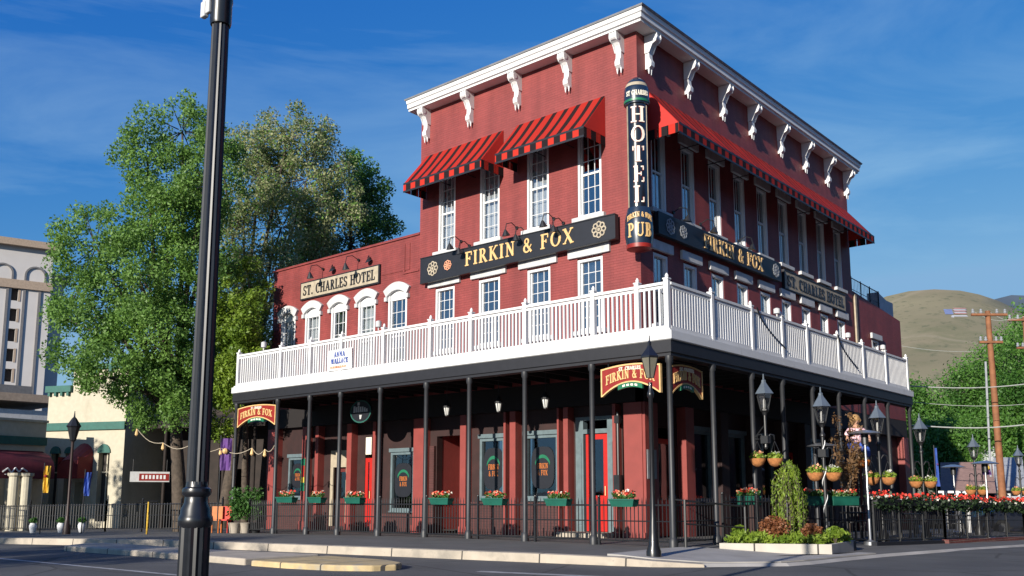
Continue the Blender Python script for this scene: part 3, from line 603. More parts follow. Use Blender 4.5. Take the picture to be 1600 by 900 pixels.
# awnings -------------------------------------------------------
def awning(face, a, b, mt, mv, sides='ab', p=1.0, zt=12.15, zf=10.95, zv=10.66):
    F = FR[face]; s = MB(F); n = 8
    top = [(0.01, zt), (p, zf)]
    nu, nv = 36, 6; vv = []; bays = 3
    for lay in (0, -.018):
        for j in range(nv+1):
            for i in range(nu+1):
                fu, fv = i/nu, j/nv; sag = -.045*abs(math.sin(bays*PI*fu))**.8*math.sin(PI*min(1, fv*1.05))-.008*math.sin(fu*23+fv*5)*math.sin(PI*fv)
                vv.append((a+(b-a)*fu, .01+(p-.01)*fv, zt+(zf-zt)*fv+sag+lay))
    k0 = (nu+1)*(nv+1); ff = [(l*k0+j*(nu+1)+i, l*k0+j*(nu+1)+i+1, l*k0+(j+1)*(nu+1)+i+1, l*k0+(j+1)*(nu+1)+i) for l in (0, 1) for j in range(nv) for i in range(nu)]
    ff += [(j*(nu+1)+i, (j+1)*(nu+1)+i, k0+(j+1)*(nu+1)+i, k0+j*(nu+1)+i) for j in range(nv) for i in (0, nu)]
    s.add(vv, ff)
    o = s.build('awning', mt, hotel)
    s = MB(F); k = int((b-a)/.43); st = (b-a)/k
    for i in range(k):
        x0 = a+i*st; q = [(x0, zf), (x0+st, zf), (x0+st, zv+.03), (x0+st*.8, zv), (x0+st*.2, zv), (x0, zv+.03)]
        s.prism(q, lambda t: (t[0], p, t[1]), lambda t: (t[0], p+.012, t[1]))
    s.build('valance', mv, o)
    s = MB(F); s.box((a, p+.013, zf-.05), (b, p+.016, zf+.01)); s.box((a, p+.0135, zv-.015), (b, p+.0165, zv+.045)); s.build('valance_band', m['signblack'], o)
    ends = [x for x, k_ in ((a, 'a'), (b, 'b')) if k_ in sides]
    for x in ends:
        s = MB(F); s.add([(x, .01, zt-.03), (x, p, zf-.01), (x, .01, zf-.01), (x+.01, .01, zt-.03), (x+.01, p, zf-.01), (x+.01, .01, zf-.01)], [(0, 1, 2), (3, 4, 5), (0, 1, 4, 3), (1, 2, 5, 4), (0, 2, 5, 3)])
        s.build('side_panel', m['awnred'], o)
    for x in ends:
        s = MB(F)
        for i in range(3): w0 = p*i/3+.02; s.box((x-.006, w0, zv+.01), (x+.006, w0+p/3-.02, zf-.012))
        s.build('side_valance', m['valA'] if face == 'B' else m['valB'], o)
        for x in [a+.03+(b-a-.06)*i/3 for i in range(4)]: s = MB(F); s.tube((x, .02, zf-.05), (x, p-.03, zf-.05), .015, n=6); s.tube((x, .02, zt-.12), (x, p-.03, zf-.04), .012, n=6); s.build('awning_frame', m['black'], o)
awning('A', -8.25, -4.86, m['awnA'], m['valA']); awning('A', -4.30, -1.08, m['awnA'], m['valA'])
awning('B', .42, 5.35, m['awnB'], m['valB'], 'a'); awning('B', 5.37, 10.1, m['awnB'], m['valB'], ''); awning('B', 10.12, 14.95, m['awnB'], m['valB'], 'b')
# balcony -------------------------------------------------------
UL, YR = -13.95, 12.5
mb = MB(); lsweep(mb, [(-.22, 4.06), (0.06, 4.06), (0.06, 4.12), (.09, 4.14), (.09, 4.40), (-.22, 4.40)], UL-.1, YR+.1, d1, d2); mb.build('balcony_beam', m['charcoal'], hotel)
mb = MB(); lsweep(mb, [(-.25, 4.402), (.1, 4.402), (.13, 4.42), (.13, 4.60), (.05, 4.605), (.05, 4.66), (-.05, 4.66), (-.25, 4.60)], UL-.12, YR+.12, d1, d2); mb.build('balcony_fascia', m['white'], hotel)
mb = MB(); mb.box((UL, -d1+.02, 4.43), (-.0, -.005, 4.5)); mb.box((.001, -d1+.02, 4.43), (d2-.02, YR, 4.5)); mb.build('balcony_floor', m['greytrim'], hotel)
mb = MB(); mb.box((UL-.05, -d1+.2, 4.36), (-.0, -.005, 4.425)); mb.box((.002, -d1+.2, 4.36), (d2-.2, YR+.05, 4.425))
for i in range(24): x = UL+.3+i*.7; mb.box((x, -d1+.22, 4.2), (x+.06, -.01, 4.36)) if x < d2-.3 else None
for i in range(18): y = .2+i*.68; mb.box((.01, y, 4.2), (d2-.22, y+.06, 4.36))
mb.box((UL-.08, -d1+.22, 4.06), (UL+.1, -.01, 4.36)); mb.build('porch_ceiling', m['porchshade'], hotel)
PA = [-13.9, -11.5, -9.97, -8.47, -6.6, -4.71, -3.2, -1.37, .69, 1.9, 2.66]; PB = [-3.12, -1.23, .78, 2.52, 4.1, 6.33, 8.3, 10.3, 12.42]
def railpost(F, u, w_):
    s = MB(F); s.box((u-.055, w_-.055, 4.582), (u+.055, w_+.055, 5.75)); s.box((u-.07, w_-.07, 5.75), (u+.07, w_+.07, 5.78)); c = F(Vector((u, w_, 5.78))); s.fn = lambda p: p
    s.lathe(c, [(.025, 0), (.04, .035), (.04, .06), (.015, .11)], 8); return s
def section(F, a, b, w_):
    s = MB(F); s.box((a, w_-.045, 5.64), (b, w_+.045, 5.70)); s.box((a, w_-.02, 5.56), (b, w_+.02, 5.62)); s.box((a, w_-.03, 4.66), (b, w_+.03, 4.73))
    n = max(2, round((b-a)/.118)); 
    for i in range(1, n): x = a+(b-a)*i/n; s.box((x-.022, w_-.022, 4.73), (x+.022, w_+.022, 5.56))
    return s
for i, u in enumerate(PA): railpost(fA, u, d1).build('rail_post', m['white'], hotel)
for i in range(len(PA)-1): section(fA, PA[i]+.056, PA[i+1]-.056, d1).build('balustrade', m['white'], hotel)
for i, u in enumerate(PB[1:]): railpost(fB, u, d2).build('rail_post', m['white'], hotel)
for i in range(len(PB)-1): section(fB, PB[i]+(.06), PB[i+1]-.056, d2).build('balustrade', m['white'], hotel)
section(fB, -d1+.06, -.1, -UL+.0).build('balustrade', m['white'], hotel) if False else None
s = MB(lambda p: Vector((UL, p.x, p.z))); 
s.box((-d1+.06, -.04, 5.64), (-.02, .04, 5.70)); s.box((-d1+.06, -.02, 4.66), (-.02, .02, 4.73))
s = MB(); s.box((UL-.03, -d1+.06, 5.64), (UL+.03, -.02, 5.70)); s.box((UL-.03, -d1+.06, 4.66), (UL+.03, -.02, 4.73))
for i in range(1, 22): y = -d1+.06+i*.138; s.box((UL-.02, y-.02, 4.73), (UL+.02, y+.02, 5.64))
s.build('balustrade', m['white'], hotel)
s = MB(); s.box((.03, YR-.03, 5.64), (d2-.06, YR+.03, 5.70)); s.box((.03, YR-.03, 4.66), (d2-.06, YR+.03, 4.73))
for i in range(1, 19): x = .03+i*.138; s.box((x-.02, YR-.02, 4.73), (x+.02, YR+.02, 5.64))
s.build('balustrade', m['white'], hotel)
# porch columns
def column(x, y):
    s = MB(); zb = gs(x, y); c = (x, y, 0)
    s.lathe(c, [(.10, zb-.05), (.10, zb+.12), (.075, zb+.2), (.06, zb+.22), (.06, 3.9), (.085, 3.94), (.085, 4.059)], 12); s.build('column', m['column'], hotel, smooth=True)
for u in (-13.9, -11.59, -9.93, -8.46, -6.70, -4.84, -3.25, -1.39, .62, 2.67): column(u, -d1)
for y in (-1.28, .69, 2.43, 4.34, 6.21, 8.25, 10.29, 12.44): column(d2, y)
# black roof railing and white parapet block on the rear wing
s = MB()
for i in range(4): y = 15.3+i*1.0; s.tube((-.1, y, 8.7), (-.1, y, 9.6-.03*i), .025, n=6)
s.tube((-.1, 15.2, 9.55), (-.1, 18.4, 9.45), .02, n=6); s.tube((-.1, 15.2, 9.1), (-.1, 18.4, 9.0), .012, n=6)
for i in range(20): y = 15.35+i*.155; s.tube((-.1, y, 8.8), (-.1, y, 9.5), .007, n=4, caps=False)
s.build('roof_railing', m['black'], hotel)
s = MB(); s.add([(-.15, 18.4, 8.6), (-.15, 20.2, 8.56), (-.15, 20.2, 9.3), (-.15, 19.4, 9.3), (-.15, 18.4, 9.5), (-.6, 18.4, 8.6), (-.6, 20.2, 8.56), (-.6, 20.2, 9.3), (-.6, 19.4, 9.3), (-.6, 18.4, 9.5)], [(0, 1, 2, 3, 4), (5, 6, 7, 8, 9), (0, 1, 6, 5), (1, 2, 7, 6), (2, 3, 8, 7), (3, 4, 9, 8), (4, 0, 5, 9)]); s.build('roof_stair_housing', m['offwhite'], hotel)
# ground floor --------------------------------------------------
gA = [(-15.6, -14.66, .94, 2.42), (-12.95, -12.25, 0, 2.5), (-11.3, -10.75, 0, 2.5), (-9.98, -8.86, .56, 2.46), (-7.85, -6.65, -.5, 2.9), (-5.98, -4.98, .96, 2.76), (-4.22, -2.98, .96, 2.78), (-2.36, -1.08, 0.0, 3.2)]
mb = MB(fA); wallgrid(mb, -16.68, -.3, -.5, 4.19, gA, -.5, -.25)
mb.fn = fB; gB = [(1.0, 1.95, 0, 2.9), (2.65, 3.9, .9, 2.9), (4.7, 6.0, .9, 2.9), (6.8, 8.0, .9, 2.9), (8.8, 9.8, 0, 2.9), (10.6, 12.0, .9, 2.9)]
wallgrid(mb, .5, 20.6, -.5, 4.19, gB, -.5, -.25)
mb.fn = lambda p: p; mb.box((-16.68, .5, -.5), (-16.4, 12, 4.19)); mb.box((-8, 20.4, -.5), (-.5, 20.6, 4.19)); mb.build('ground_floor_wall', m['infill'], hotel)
mb = MB(fA); mb.box((-16.68, -.249, 3.5), (-.0, -.001, 4.19)); mb.fn = fB; mb.box((.001, -.249, 3.5), (20.6, -.001, 4.19)); mb.build('frieze', m['porchshade'], hotel)
pil = [(-16.66, -16.0), (-14.52, -14.18), (-13.76, -13.48), (-12.0, -11.66), (-10.66, -10.42), (-8.68, -8.1), (-6.62, -6.28), (-4.86, -4.68), (-4.62, -4.3), (-2.88, -2.72), (-2.66, -2.4), (-1.02, -.82), (-.66, -.0)]
for a, b in pil:
    s = MB(fA); s.box((a+.05, -.249, -.45), (b-.05, .03, 3.48)); s.box((a, -.249, -.45), (b, .05, .14)); s.build('pilaster', m['pil'], hotel)
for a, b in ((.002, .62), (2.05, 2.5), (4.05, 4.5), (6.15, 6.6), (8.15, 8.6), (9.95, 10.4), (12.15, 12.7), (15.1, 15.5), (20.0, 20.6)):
    s = MB(fB); s.box((a, -.249, -.45), (b, .03, 3.48)); s.build('pilaster', m['pil'] if a < 3 or a > 14 else m['infill'], hotel)  # beyond the corner a near-black copy stands in for porch shade
def shopwin(F, a, b, z0, z1, trans=True, lite=False):
    s = MB(F); k = .09
    mt = m['offwhite'] if lite else m['teal']
    for q in ((a, a+k, z0, z1), (b-k, b, z0, z1), (a+k, b-k, z1-k, z1), (a+k, b-k, z0, z0+k)): s.box((q[0], -.36, q[2]), (q[1], -.22, q[3]))
    s.box((a-.02, -.24, z0-.05), (b+.02, -.17, z0)); s.box((a-.03, -.24, z1), (b+.03, -.16, z1+.12))
    o = s.build('shop_window', mt, hotel); MB(F).box((a+k, -.31, z0+k), (b-k, -.30, z1-k)).build('pane', m['glassd'], o); return o
for a, b, zt_ in ((-15.98, -14.54, .85), (-10.4, -8.7, .47), (-6.26, -4.9, .87), (-4.28, -2.9, .87), (-13.46, -13.12, .9), (-8.08, -7.88, 2.6)):
    MB(fA).box((a, -.249, -.45), (b, -.1 if b-a > .5 else -.15, zt_)).build('bulkhead', m['bulk'], hotel)
sw_ = [shopwin(fA, *gA[0]), shopwin(fA, *gA[3], lite=False), shopwin(fA, *gA[5]), shopwin(fA, *gA[6])]
for q in (1, 2, 3, 5): shopwin(fB, *gB[q])
def door(F, a, b, z0, z1, w_=-.34, glass=True, mt='brightred', swing=False):
    s = MB(F); k = .14
    if glass:
        s.box((a, w_, z0), (a+k, w_+.05, z1)); s.box((b-k, w_, z0), (b, w_+.05, z1)); s.box((a+k, w_, z1-k), (b-k, w_+.05, z1)); s.box((a+k, w_, z0), (b-k, w_+.05, z0+.95)); s.box((a+k+.05, w_+.051, z0+.2), (b-k-.05, w_+.06, z0+.8))
    else: s.box((a, w_, z0), (b, w_+.05, z1))
    o = s.build('door', m[mt], hotel)
    if glass: MB(F).box((a+k, w_+.02, z0+.95), (b-k, w_+.03, z1-k)).build('pane', m['glassd'], o)
    MB(F).tube((b-.07, w_+.08, z0+.95), (b-.07, w_+.08, z0+1.2), .015).build('handle', m['gold'], o); return o
# main red door with grey surround
door(fA, -2.06, -1.34, .12, 2.72, -.32)
s = MB(fA)
for q in ((-2.36, -2.1, 0, 3.2), (-1.3, -1.08, 0, 3.2), (-2.1, -1.3, 2.74, 2.86), (-2.1, -1.3, 3.1, 3.2)): s.box((q[0], -.4, q[2]), (q[1], -.2, q[3]))
s.box((-2.3, -.199, .3), (-2.16, -.185, 2.5)); s.box((-1.25, -.199, .3), (-1.13, -.185, 2.5)); s.build('door_surround', m['teal'], hotel)
s = MB(fA); s.box((-2.5, -.24, -.2), (-.95, .5, .11)); s.build('door_step', m['curb'], hotel)
# recessed entry
mb = MB(); mb.box((-7.99, .51, -.3), (-7.86, 1.7, 2.95)); mb.box((-6.64, .51, -.3), (-6.5, 1.7, 2.95)); mb.box((-7.86, 1.5, -.3), (-7.3, 1.7, 2.95)); mb.box((-7.99, .51, 2.95), (-6.5, 1.7, 3.05)); mb.build('entry_recess', m['pil'], hotel)
door(fA, -7.25, -6.66, .0, 2.7, -1.5)
door(fA, -11.28, -10.93, 0, 2.3, -.3); s = MB(fA); s.box((-11.27, -.249, 2.42), (-10.98, -.235, 3.0)); s.build('transom_notice', m['cream'], hotel)
door(fA, -12.92, -12.28, .0, 2.0, -.42, mt='dkred'); s = MB(fA)
for q in ((-13.1, -12.95, 0, 2.6), (-12.25, -12.12, 0, 2.6), (-12.95, -12.25, 2.02, 2.6)): s.box((q[0], -.3, q[2]), (q[1], -.2, q[3]))
s.build('door_surround', m['tan'], hotel)
door(fB, 1.05, 1.9, 0, 2.6, -.4); door(fB, 8.85, 9.75, 0, 2.5, -.4)
s = MB(fB); s.box((.06, .031, 1.5), (.5, .045, 2.25)); s.build('notice_board', m['greytrim'], hotel)
# interior back wall for the shop rooms
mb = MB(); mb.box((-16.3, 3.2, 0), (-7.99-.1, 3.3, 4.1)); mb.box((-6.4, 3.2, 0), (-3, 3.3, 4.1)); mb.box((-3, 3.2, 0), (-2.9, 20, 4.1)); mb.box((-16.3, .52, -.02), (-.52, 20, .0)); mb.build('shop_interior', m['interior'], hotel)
# down-pipe with a box on the right pilaster
s = MB(fA); s.tube((-.75, .1, 1.2), (-.75, .1, 3.25), .035); s.box((-.84, .02, 1.15), (-.66, .2, 1.6)); s.box((-.82, .02, 2.95), (-.68, .16, 3.15)); s.build('down_pipe', m['black'], hotel)
# painted window panels (dark crests with green and orange writing)
def crest(o, F, cu, cz, hw, hh, w_=-.295, green=True, words=True):
    n = 20; poly = []
    for i in range(n):
        t = 2*PI*i/n; e = .55
        x = abs(math.cos(t))**e*math.copysign(1, math.cos(t)); y = abs(math.sin(t))**e*math.copysign(1, math.sin(t)); poly.append((cu+hw*x, cz+hh*y))
    s = MB(F); s.prism(poly, lambda p: (p[0], w_, p[1]), lambda p: (p[0], w_+.008, p[1])); c = s.build('window_crest', m['signblack'], o)
    s = MB(F)
    for i in range(8):
        a0 = R(150-120*i/8); a1 = R(150-120*(i+1)/8)
        s.prism([(cu+hw*.75*math.cos(a0), cz+hh*(.0+.55*math.sin(a0))), (cu+hw*.75*math.cos(a1), cz+hh*(.0+.55*math.sin(a1))), (cu+hw*.72*math.cos(a1), cz+hh*(-.1+.5*math.sin(a1))), (cu+hw*.72*math.cos(a0), cz+hh*(-.1+.5*math.sin(a0)))], lambda p: (p[0], w_+.009, p[1]), lambda p: (p[0], w_+.013, p[1]))
    ROOT[c.name] = ROOT[o.name]
    return c, s
def crest_text(o, F, cu, cz, hw, hh, orange='orange'):
    return None
for o, q, hw, hh in ((sw_[0], (-15.12, 1.75), .33, .45), (sw_[1], (-9.42, 1.55), .42, .55), (sw_[2], (-5.48, 1.85), .4, .62), (sw_[3], (-3.6, 1.85), .42, .6)):
    # the crest is a painted board fixed to the window; its marks are part of the same board
    n = 20; poly = []
    for i in range(n):
        t = 2*PI*i/n; e = .6; poly.append((q[0]+hw*abs(math.cos(t))**e*math.copysign(1, math.cos(t)), q[1]+hh*abs(math.sin(t))**e*math.copysign(1, math.sin(t))))
    s = MB(fA); s.prism(poly, lambda p: (p[0], -.295, p[1]), lambda p: (p[0], -.283, p[1])); s.build('window_crest', m['signblack'], o)
    s = MB(fA); text(s, 'FIRKIN', lambda x, y, d: (x, -.283+d*.1, y), hh*.24, q[0], q[1]-.02, sx=.62, bold=.03); text(s, '& FOX', lambda x, y, d: (x, -.283+d*.1, y), hh*.24, q[0], q[1]-.02-hh*.32, sx=.62, bold=.03); s.build('crest_lettering', m['orange'], o)
    s = MB(fA)
    for i in range(10):
        a0 = R(155-130*i/10); a1 = R(155-130*(i+1)/10)
        s.prism([(q[0]+hw*.72*math.cos(a0), q[1]+hh*(.62*math.sin(a0))), (q[0]+hw*.72*math.cos(a1), q[1]+hh*(.62*math.sin(a1))), (q[0]+hw*.7*math.cos(a1), q[1]+hh*(-.14+.6*math.sin(a1))), (q[0]+hw*.7*math.cos(a0), q[1]+hh*(-.14+.6*math.sin(a0)))], lambda p: (p[0], -.282, p[1]), lambda p: (p[0], -.276, p[1]))
    s.build('crest_band', m['signgreen'], o)
# coloured strip sign on the second pilaster
s = MB(fA)
pst = s.box((-14.46, .031, 1.2), (-14.24, .05, 2.35)).build('painted_strip', m['signgreen'], hotel)
MB(fA).box((-14.44, .051, 1.7), (-14.26, .054, 2.1)).build('strip_band', m['brightred'], pst); MB(fA).box((-14.44, .051, 1.5), (-14.26, .054, 1.69)).build('strip_band', m['yel'], pst)
# small security lights on the balcony rail
for (u, z) in ((-6.85, 5.72), (-12.5, 5.72)):
    s = MB(); s.lathe((u, -d1, z), [(.02, 0), (.02, .08), (.085, .1), (.085, .26), (.03, .29)], 12); s.build('rail_light', m['offwhite'], hotel, smooth=True)
for y in (2.3, 7.2, 10.2): s = MB(); s.lathe((d2, y, 5.70), [(.02, 0), (.02, .08), (.085, .1), (.085, .22), (.03, .25)], 12); s.build('rail_light', m['offwhite'], hotel, smooth=True)
# cable sagging down the side balustrade
for (y0, y1) in ((1.0, 2.6), (6.2, 7.7)):
    s = MB(); pts = [(d2+.07, y0+(y1-y0)*i/8, 5.75-.85*(i/8)**.6) for i in range(9)]; s.path(pts, .02, 5); s.build('hanging_cable', m['black'], hotel)

# ================================================================ SIGNS
def gooseneck(parent, F, u, z, out=.55, drop=.35):
    s = MB(F); s.tube((u, .01, z), (u, .05, z), .05, n=8); s.path([(u, .03, z), (u, out*.5, z+.1), (u, out*.9, z+.02), (u, out, z-drop*.5)], .014, 6)
    s.tube((u, out, z-drop*.5), (u, out-.04, z-drop), .03, .13, n=10); s.build('gooseneck_lamp', m['black'], parent)
# long FIRKIN & FOX sign, front
def rosette(s, mapf, cx, cy, r):
    for k in range(8):
        a = PI*2*k/8; px, py = cx+r*.62*math.cos(a), cy+r*.62*math.sin(a); n = 8
        for i in range(n):
            t0, t1 = 2*PI*i/n, 2*PI*(i+1)/n; ro, ri = r*.36, r*.2
            s.prism([(px+ro*math.cos(t0), py+ro*math.sin(t0)), (px+ro*math.cos(t1), py+ro*math.sin(t1)), (px+ri*math.cos(t1), py+ri*math.sin(t1)), (px+ri*math.cos(t0), py+ri*math.sin(t0))], lambda p: mapf(p[0], p[1], 0), lambda p: mapf(p[0], p[1], .012+.001*k))
    s.prism([(cx+r*.2*math.cos(2*PI*i/8), cy+r*.2*math.sin(2*PI*i/8)) for i in range(8)], lambda p: mapf(p[0], p[1], 0), lambda p: mapf(p[0], p[1], .022))
sg = thing('pub_sign', 'long black signboard reading FIRKIN & FOX in gold on the sunlit front wall', 'sign', (-4.4, 0, 8.2))
W1 = .26
q = [(-8.2, 7.80), (-.62, 7.92), (-.62, 8.56), (-8.2, 8.60)]
s = MB(fA); s.prism(q, lambda p: (p[0], .1, p[1]), lambda p: (p[0], W1, p[1])); s.build('board', m['signblack'], sg)
s = MB(fA); s.prism([(-8.2, 8.601), (-.62, 8.561), (-.62, 8.59), (-8.2, 8.63)], lambda p: (p[0], .1, p[1]), lambda p: (p[0], W1+.02, p[1])); s.prism([(-8.2, 7.80), (-.62, 7.92), (-.62, 7.89), (-8.2, 7.77)], lambda p: (p[0], .1, p[1]), lambda p: (p[0], W1+.02, p[1])); s.build('trim', m['black'], sg)
s = MB(fA); mpf = lambda x, y, d: (x, W1+d, y+.003*(x+4.4)*0)
words('lettering', m['gold'], sg, fA, 'FIRKIN & FOX', mpf, .43, -4.1, 8.04, sx=1.0, gap=.14, bold=.02)
s = MB(fA)
rosette(s, mpf, -7.62, 8.2, .25); s.build('rosette', m['tan'], sg); s = MB(fA); rosette(s, mpf, -1.15, 8.24, .25); s.build('rosette', m['tan'], sg)
s = MB(fA); rosette(s, mpf, -6.95, 8.2, .17); s.build('red_emblem', m['peach'], sg)
for u in (-6.6, -4.3, -2.9): gooseneck(sg, fA, u, 8.95); gooseneck(sg, fA, u+.35, 8.75, .5)
sg = thing('pub_sign', 'long black signboard reading FIRKIN & FOX in gold on the shaded side wall', 'sign', (0, 4.4, 8.4))
s = MB(fB); s.box((.55, .1, 8.06), (8.15, .24, 8.68)); s.build('board', m['signblack'], sg)
s = MB(fB); mpB = lambda x, y, d: (x, .24+d, y)
words('lettering', m['gold'], sg, fB, 'FIRKIN & FOX', mpB, .42, 4.9, 8.16, sx=.95, gap=.12, bold=.02)
for a_, r_ in ((1.15, .24), (1.85, .2), (7.75, .24)): s = MB(fB); rosette(s, mpB, a_, 8.37, r_); s.build('rosette', m['greytrim'], sg)
for u in (1.7, 3.2, 5.6): gooseneck(sg, fB, u, 8.95, .5)
# St Charles Hotel boards
sg = thing('hotel_name_board', 'sunlit tan board with black frame reading ST. CHARLES HOTEL on the left wing', 'sign', (-12.7, 0, 8.5))
s = MB(fA); s.box((-14.88, -.029, 8.19), (-10.44, .05, 8.86)); s.build('frame', m['signblack'], sg)
s = MB(fA); s.box((-14.82, .0505, 8.24), (-10.50, .062, 8.81)); s.build('board', m['tan'], sg)
words('lettering', m['signblack'], sg, fA, 'ST. CHARLES HOTEL', lambda x, y, d: (x, .062+d, y), .36, -12.66, 8.34, sx=.85, gap=.07, bold=.02)
for u in (-13.6, -11.6): gooseneck(sg, fA, u, 9.2, .6, .45)
for u in (-13.0, -11.0): gooseneck(sg, fA, u, 9.15, .12, .1)
sg = thing('hotel_name_board', 'dim board reading ST. CHARLES HOTEL on the shaded side wall beyond the black pub sign', 'sign', (0, 11.3, 8.2))
s = MB(fB); s.box((8.7, .02, 7.98), (14.0, .1, 8.58)); s.build('board', m['tan'], sg)
words('lettering', m['signblack'], sg, fB, 'ST. CHARLES HOTEL', lambda x, y, d: (x, .1+d, y), .36, 11.35, 8.1, sx=1.0, gap=.1, bold=.03)
s = MB(fB)
for q in ((8.66, 14.04, 7.94, 7.98), (8.66, 14.04, 8.58, 8.62), (8.66, 8.7, 7.98, 8.58), (14.0, 14.04, 7.98, 8.58)): s.box((q[0], .02, q[2]), (q[1], .12, q[3]))
s.build('frame', m['signblack'], sg)
# vertical barrel sign on the corner
vs_ = thing('barrel_sign', 'tall rounded black sign reading HOTEL down the building corner with PUB barrel below', 'sign', (.24, -.42, 7.4))
cx, cy = .24, -.42
PHI = math.atan2(-.80, .60)      # outward bearing of the lettering
def cyl(r): return lambda x, y, d: Vector((cx+(r+d)*math.cos(PHI+x/r), cy+(r+d)*math.sin(PHI+x/r), y))
s = MB(); s.lathe((cx, cy, 0), [(.2, 8.45), (.27, 8.47), (.27, 11.3), (.2, 11.32)], 40); s.build('shaft', m['glossblack'], vs_, smooth=True)
s = MB(); s.lathe((cx, cy, 0), [(.25, 7.42), (.33, 7.46), (.375, 7.8), (.36, 8.2), (.30, 8.48), (.2, 8.52)], 40); s.build('pub_barrel', m['navy'], vs_, smooth=True)
s = MB(); s.lathe((cx, cy, 0), [(.26, 7.38), (.335, 7.40), (.345, 7.50), (.26, 7.515)], 32); s.build('red_band', m['signred'], vs_, smooth=True)
s = MB(); s.lathe((cx, cy, 0), [(.2, 11.28), (.31, 11.32), (.34, 11.5), (.33, 11.75), (.24, 11.98), (.10, 12.1), (.02, 12.13)], 40); s.build('cap_barrel', m['navy'], vs_, smooth=True)
s = MB(); s.lathe((cx, cy, 0), [(.3, 11.35), (.342, 11.36), (.347, 11.42), (.3, 11.43)], 32); s.build('green_band', m['signgreen'], vs_, smooth=True)
for a in (-1.25, 1.15):
    s = MB(); c_ = cyl(.275); 
    for x0 in (a*.27,): s.prism([(x0-.02, 8.5), (x0+.02, 8.5), (x0+.02, 11.28), (x0-.02, 11.28)], lambda p: c_(p[0], p[1], -.02), lambda p: c_(p[0], p[1], .008))
    s.build('edge_strip', m['tan'], vs_)
for i, ch in enumerate('HOTEL'):
    z = 10.78-i*.545
    s = MB(); text(s, ch, cyl(.275), .43, .0, z, sx=.98, bold=.05, d0=-.02, d1=.006); s.build('letter_outline', m['signred'], vs_)
    s = MB(); text(s, ch, cyl(.275), .43, .0, z, sx=.98, bold=.0, d0=-.02, d1=.016); s.build('letter', m['cream'], vs_)
words('lettering', m['gold'], vs_, None, 'PUB', cyl(.375), .36, .0, 7.66, sx=.75, bold=.03, d0=-.05, d1=.01)
def arcmap(r): return lambda x, y, d: cyl(r)(x, y+.05-.7*x*x, d)
words('lettering', m['gold'], vs_, None, 'FIRKIN & FOX', arcmap(.37), .13, 0, 8.13, sx=.62, bold=.05, d0=-.06, d1=.01)
s = MB(); text(s, 'ST CHARLES', cyl(.34), .13, 0, 11.5, sx=.6, bold=.05, d0=-.05, d1=.014); text(s, 'THE', cyl(.33), .08, 0, 11.72, sx=.6, bold=.05, d0=-.06, d1=.014) if False else None; s.build('lettering', m['cream'], vs_)
s = MB(); s.lathe((cx, cy, 0), [(.2, 11.80), (.315, 11.80), (.275, 11.9), (.2, 11.9)], 32); s.build('crown_band', m['tan'], vs_, smooth=True)
s = MB(); s.box((.0, -.35, 11.1), (.1, .0, 11.16)); s.box((.0, -.35, 8.7), (.1, .0, 8.76)); s.build('wall_bracket', m['black'], vs_)
# arched porch signs
def archsign(F, a, b, z0, z1, w_, label, dim=False):
    t = thing('arched_sign', label, 'sign', F(Vector(((a+b)/2, w_, z1))))
    n = 14; cu = (a+b)/2; hw = (b-a)/2
    lo = [(a+(b-a)*i/n, z0+.28*(1-((2*i/n-1))**2)) for i in range(n+1)]; hi = [(a+(b-a)*i/n, z1+.07*(1-((2*i/n-1))**2)) for i in range(n+1)]
    s = MB(F)
    for i in range(n): s.prism([lo[i], lo[i+1], hi[i+1], hi[i]], lambda p: (p[0], w_-.03, p[1]), lambda p: (p[0], w_+.03, p[1]))
    s.build('board', m['signred'], t)
    s = MB(F); k = .035
    for i in range(n):
        s.prism([lo[i], lo[i+1], (lo[i+1][0], lo[i+1][1]-k), (lo[i][0], lo[i][1]-k)], lambda p: (p[0], w_-.035, p[1]), lambda p: (p[0], w_+.04, p[1]))
        s.prism([hi[i], hi[i+1], (hi[i+1][0], hi[i+1][1]+k), (hi[i][0], hi[i][1]+k)], lambda p: (p[0], w_-.035, p[1]), lambda p: (p[0], w_+.04, p[1]))
    s.box((a-k, w_-.036, z0-k), (a, w_+.042, z1+k)); s.box((b, w_-.036, z0-k), (b+k, w_+.042, z1+k)); s.build('border', m['gold'], t)
    s = MB(F); h = (z1-z0)*.36
    mp_ = lambda x, y, d: (x, w_+.03+d, y+.16*(1-((x-cu)/hw)**2))
    words('lettering', m['gold'], t, F, 'FIRKIN & FOX', mp_, h, cu, z0+(z1-z0)*.32, sx=(b-a)*.86/(textw('FIRKIN & FOX')*h), bold=.04)
    words('small_lettering', m['cream'], t, F, 'ST. CHARLES', lambda x, y, d: (x, w_+.03+d, y+.08*(1-((x-cu)/hw)**2)), h*.38, cu, z1-(z1-z0)*.2, sx=.9, bold=.06)
    s = MB(F)
    for i in range(4, 10): s.prism([(lo[i][0], lo[i][1]-.03), (lo[i+1][0], lo[i+1][1]-.03), (lo[i+1][0], lo[i+1][1]-.14), (lo[i][0], lo[i][1]-.14)], lambda p: (p[0], w_-.02, p[1]), lambda p: (p[0], w_+.045, p[1]))
    s.build('green_ribbon', m['signgreen'], t)
    s = MB(F)
    for i in range(5, 9): s.prism([(lo[i][0]+.02, lo[i][1]-.065), (lo[i+1][0]-.02, lo[i+1][1]-.065), (lo[i+1][0]-.02, lo[i+1][1]-.11), (lo[i][0]+.02, lo[i][1]-.11)], lambda p: (p[0], w_, p[1]), lambda p: (p[0], w_+.05, p[1]))
    s.build('ribbon_text', m['cream'], t)
    s = MB(F)
    for u in (a+.15, b-.15): s.tube((u, w_, z1), (u, w_, 4.08), .012, n=5)
    s.build('hanger', m['black'], t); return t
archsign(fA, .92, 2.42, 3.32, 3.88, d1-.02, 'sunlit red arched sign hung from the front porch beam left of the corner column')
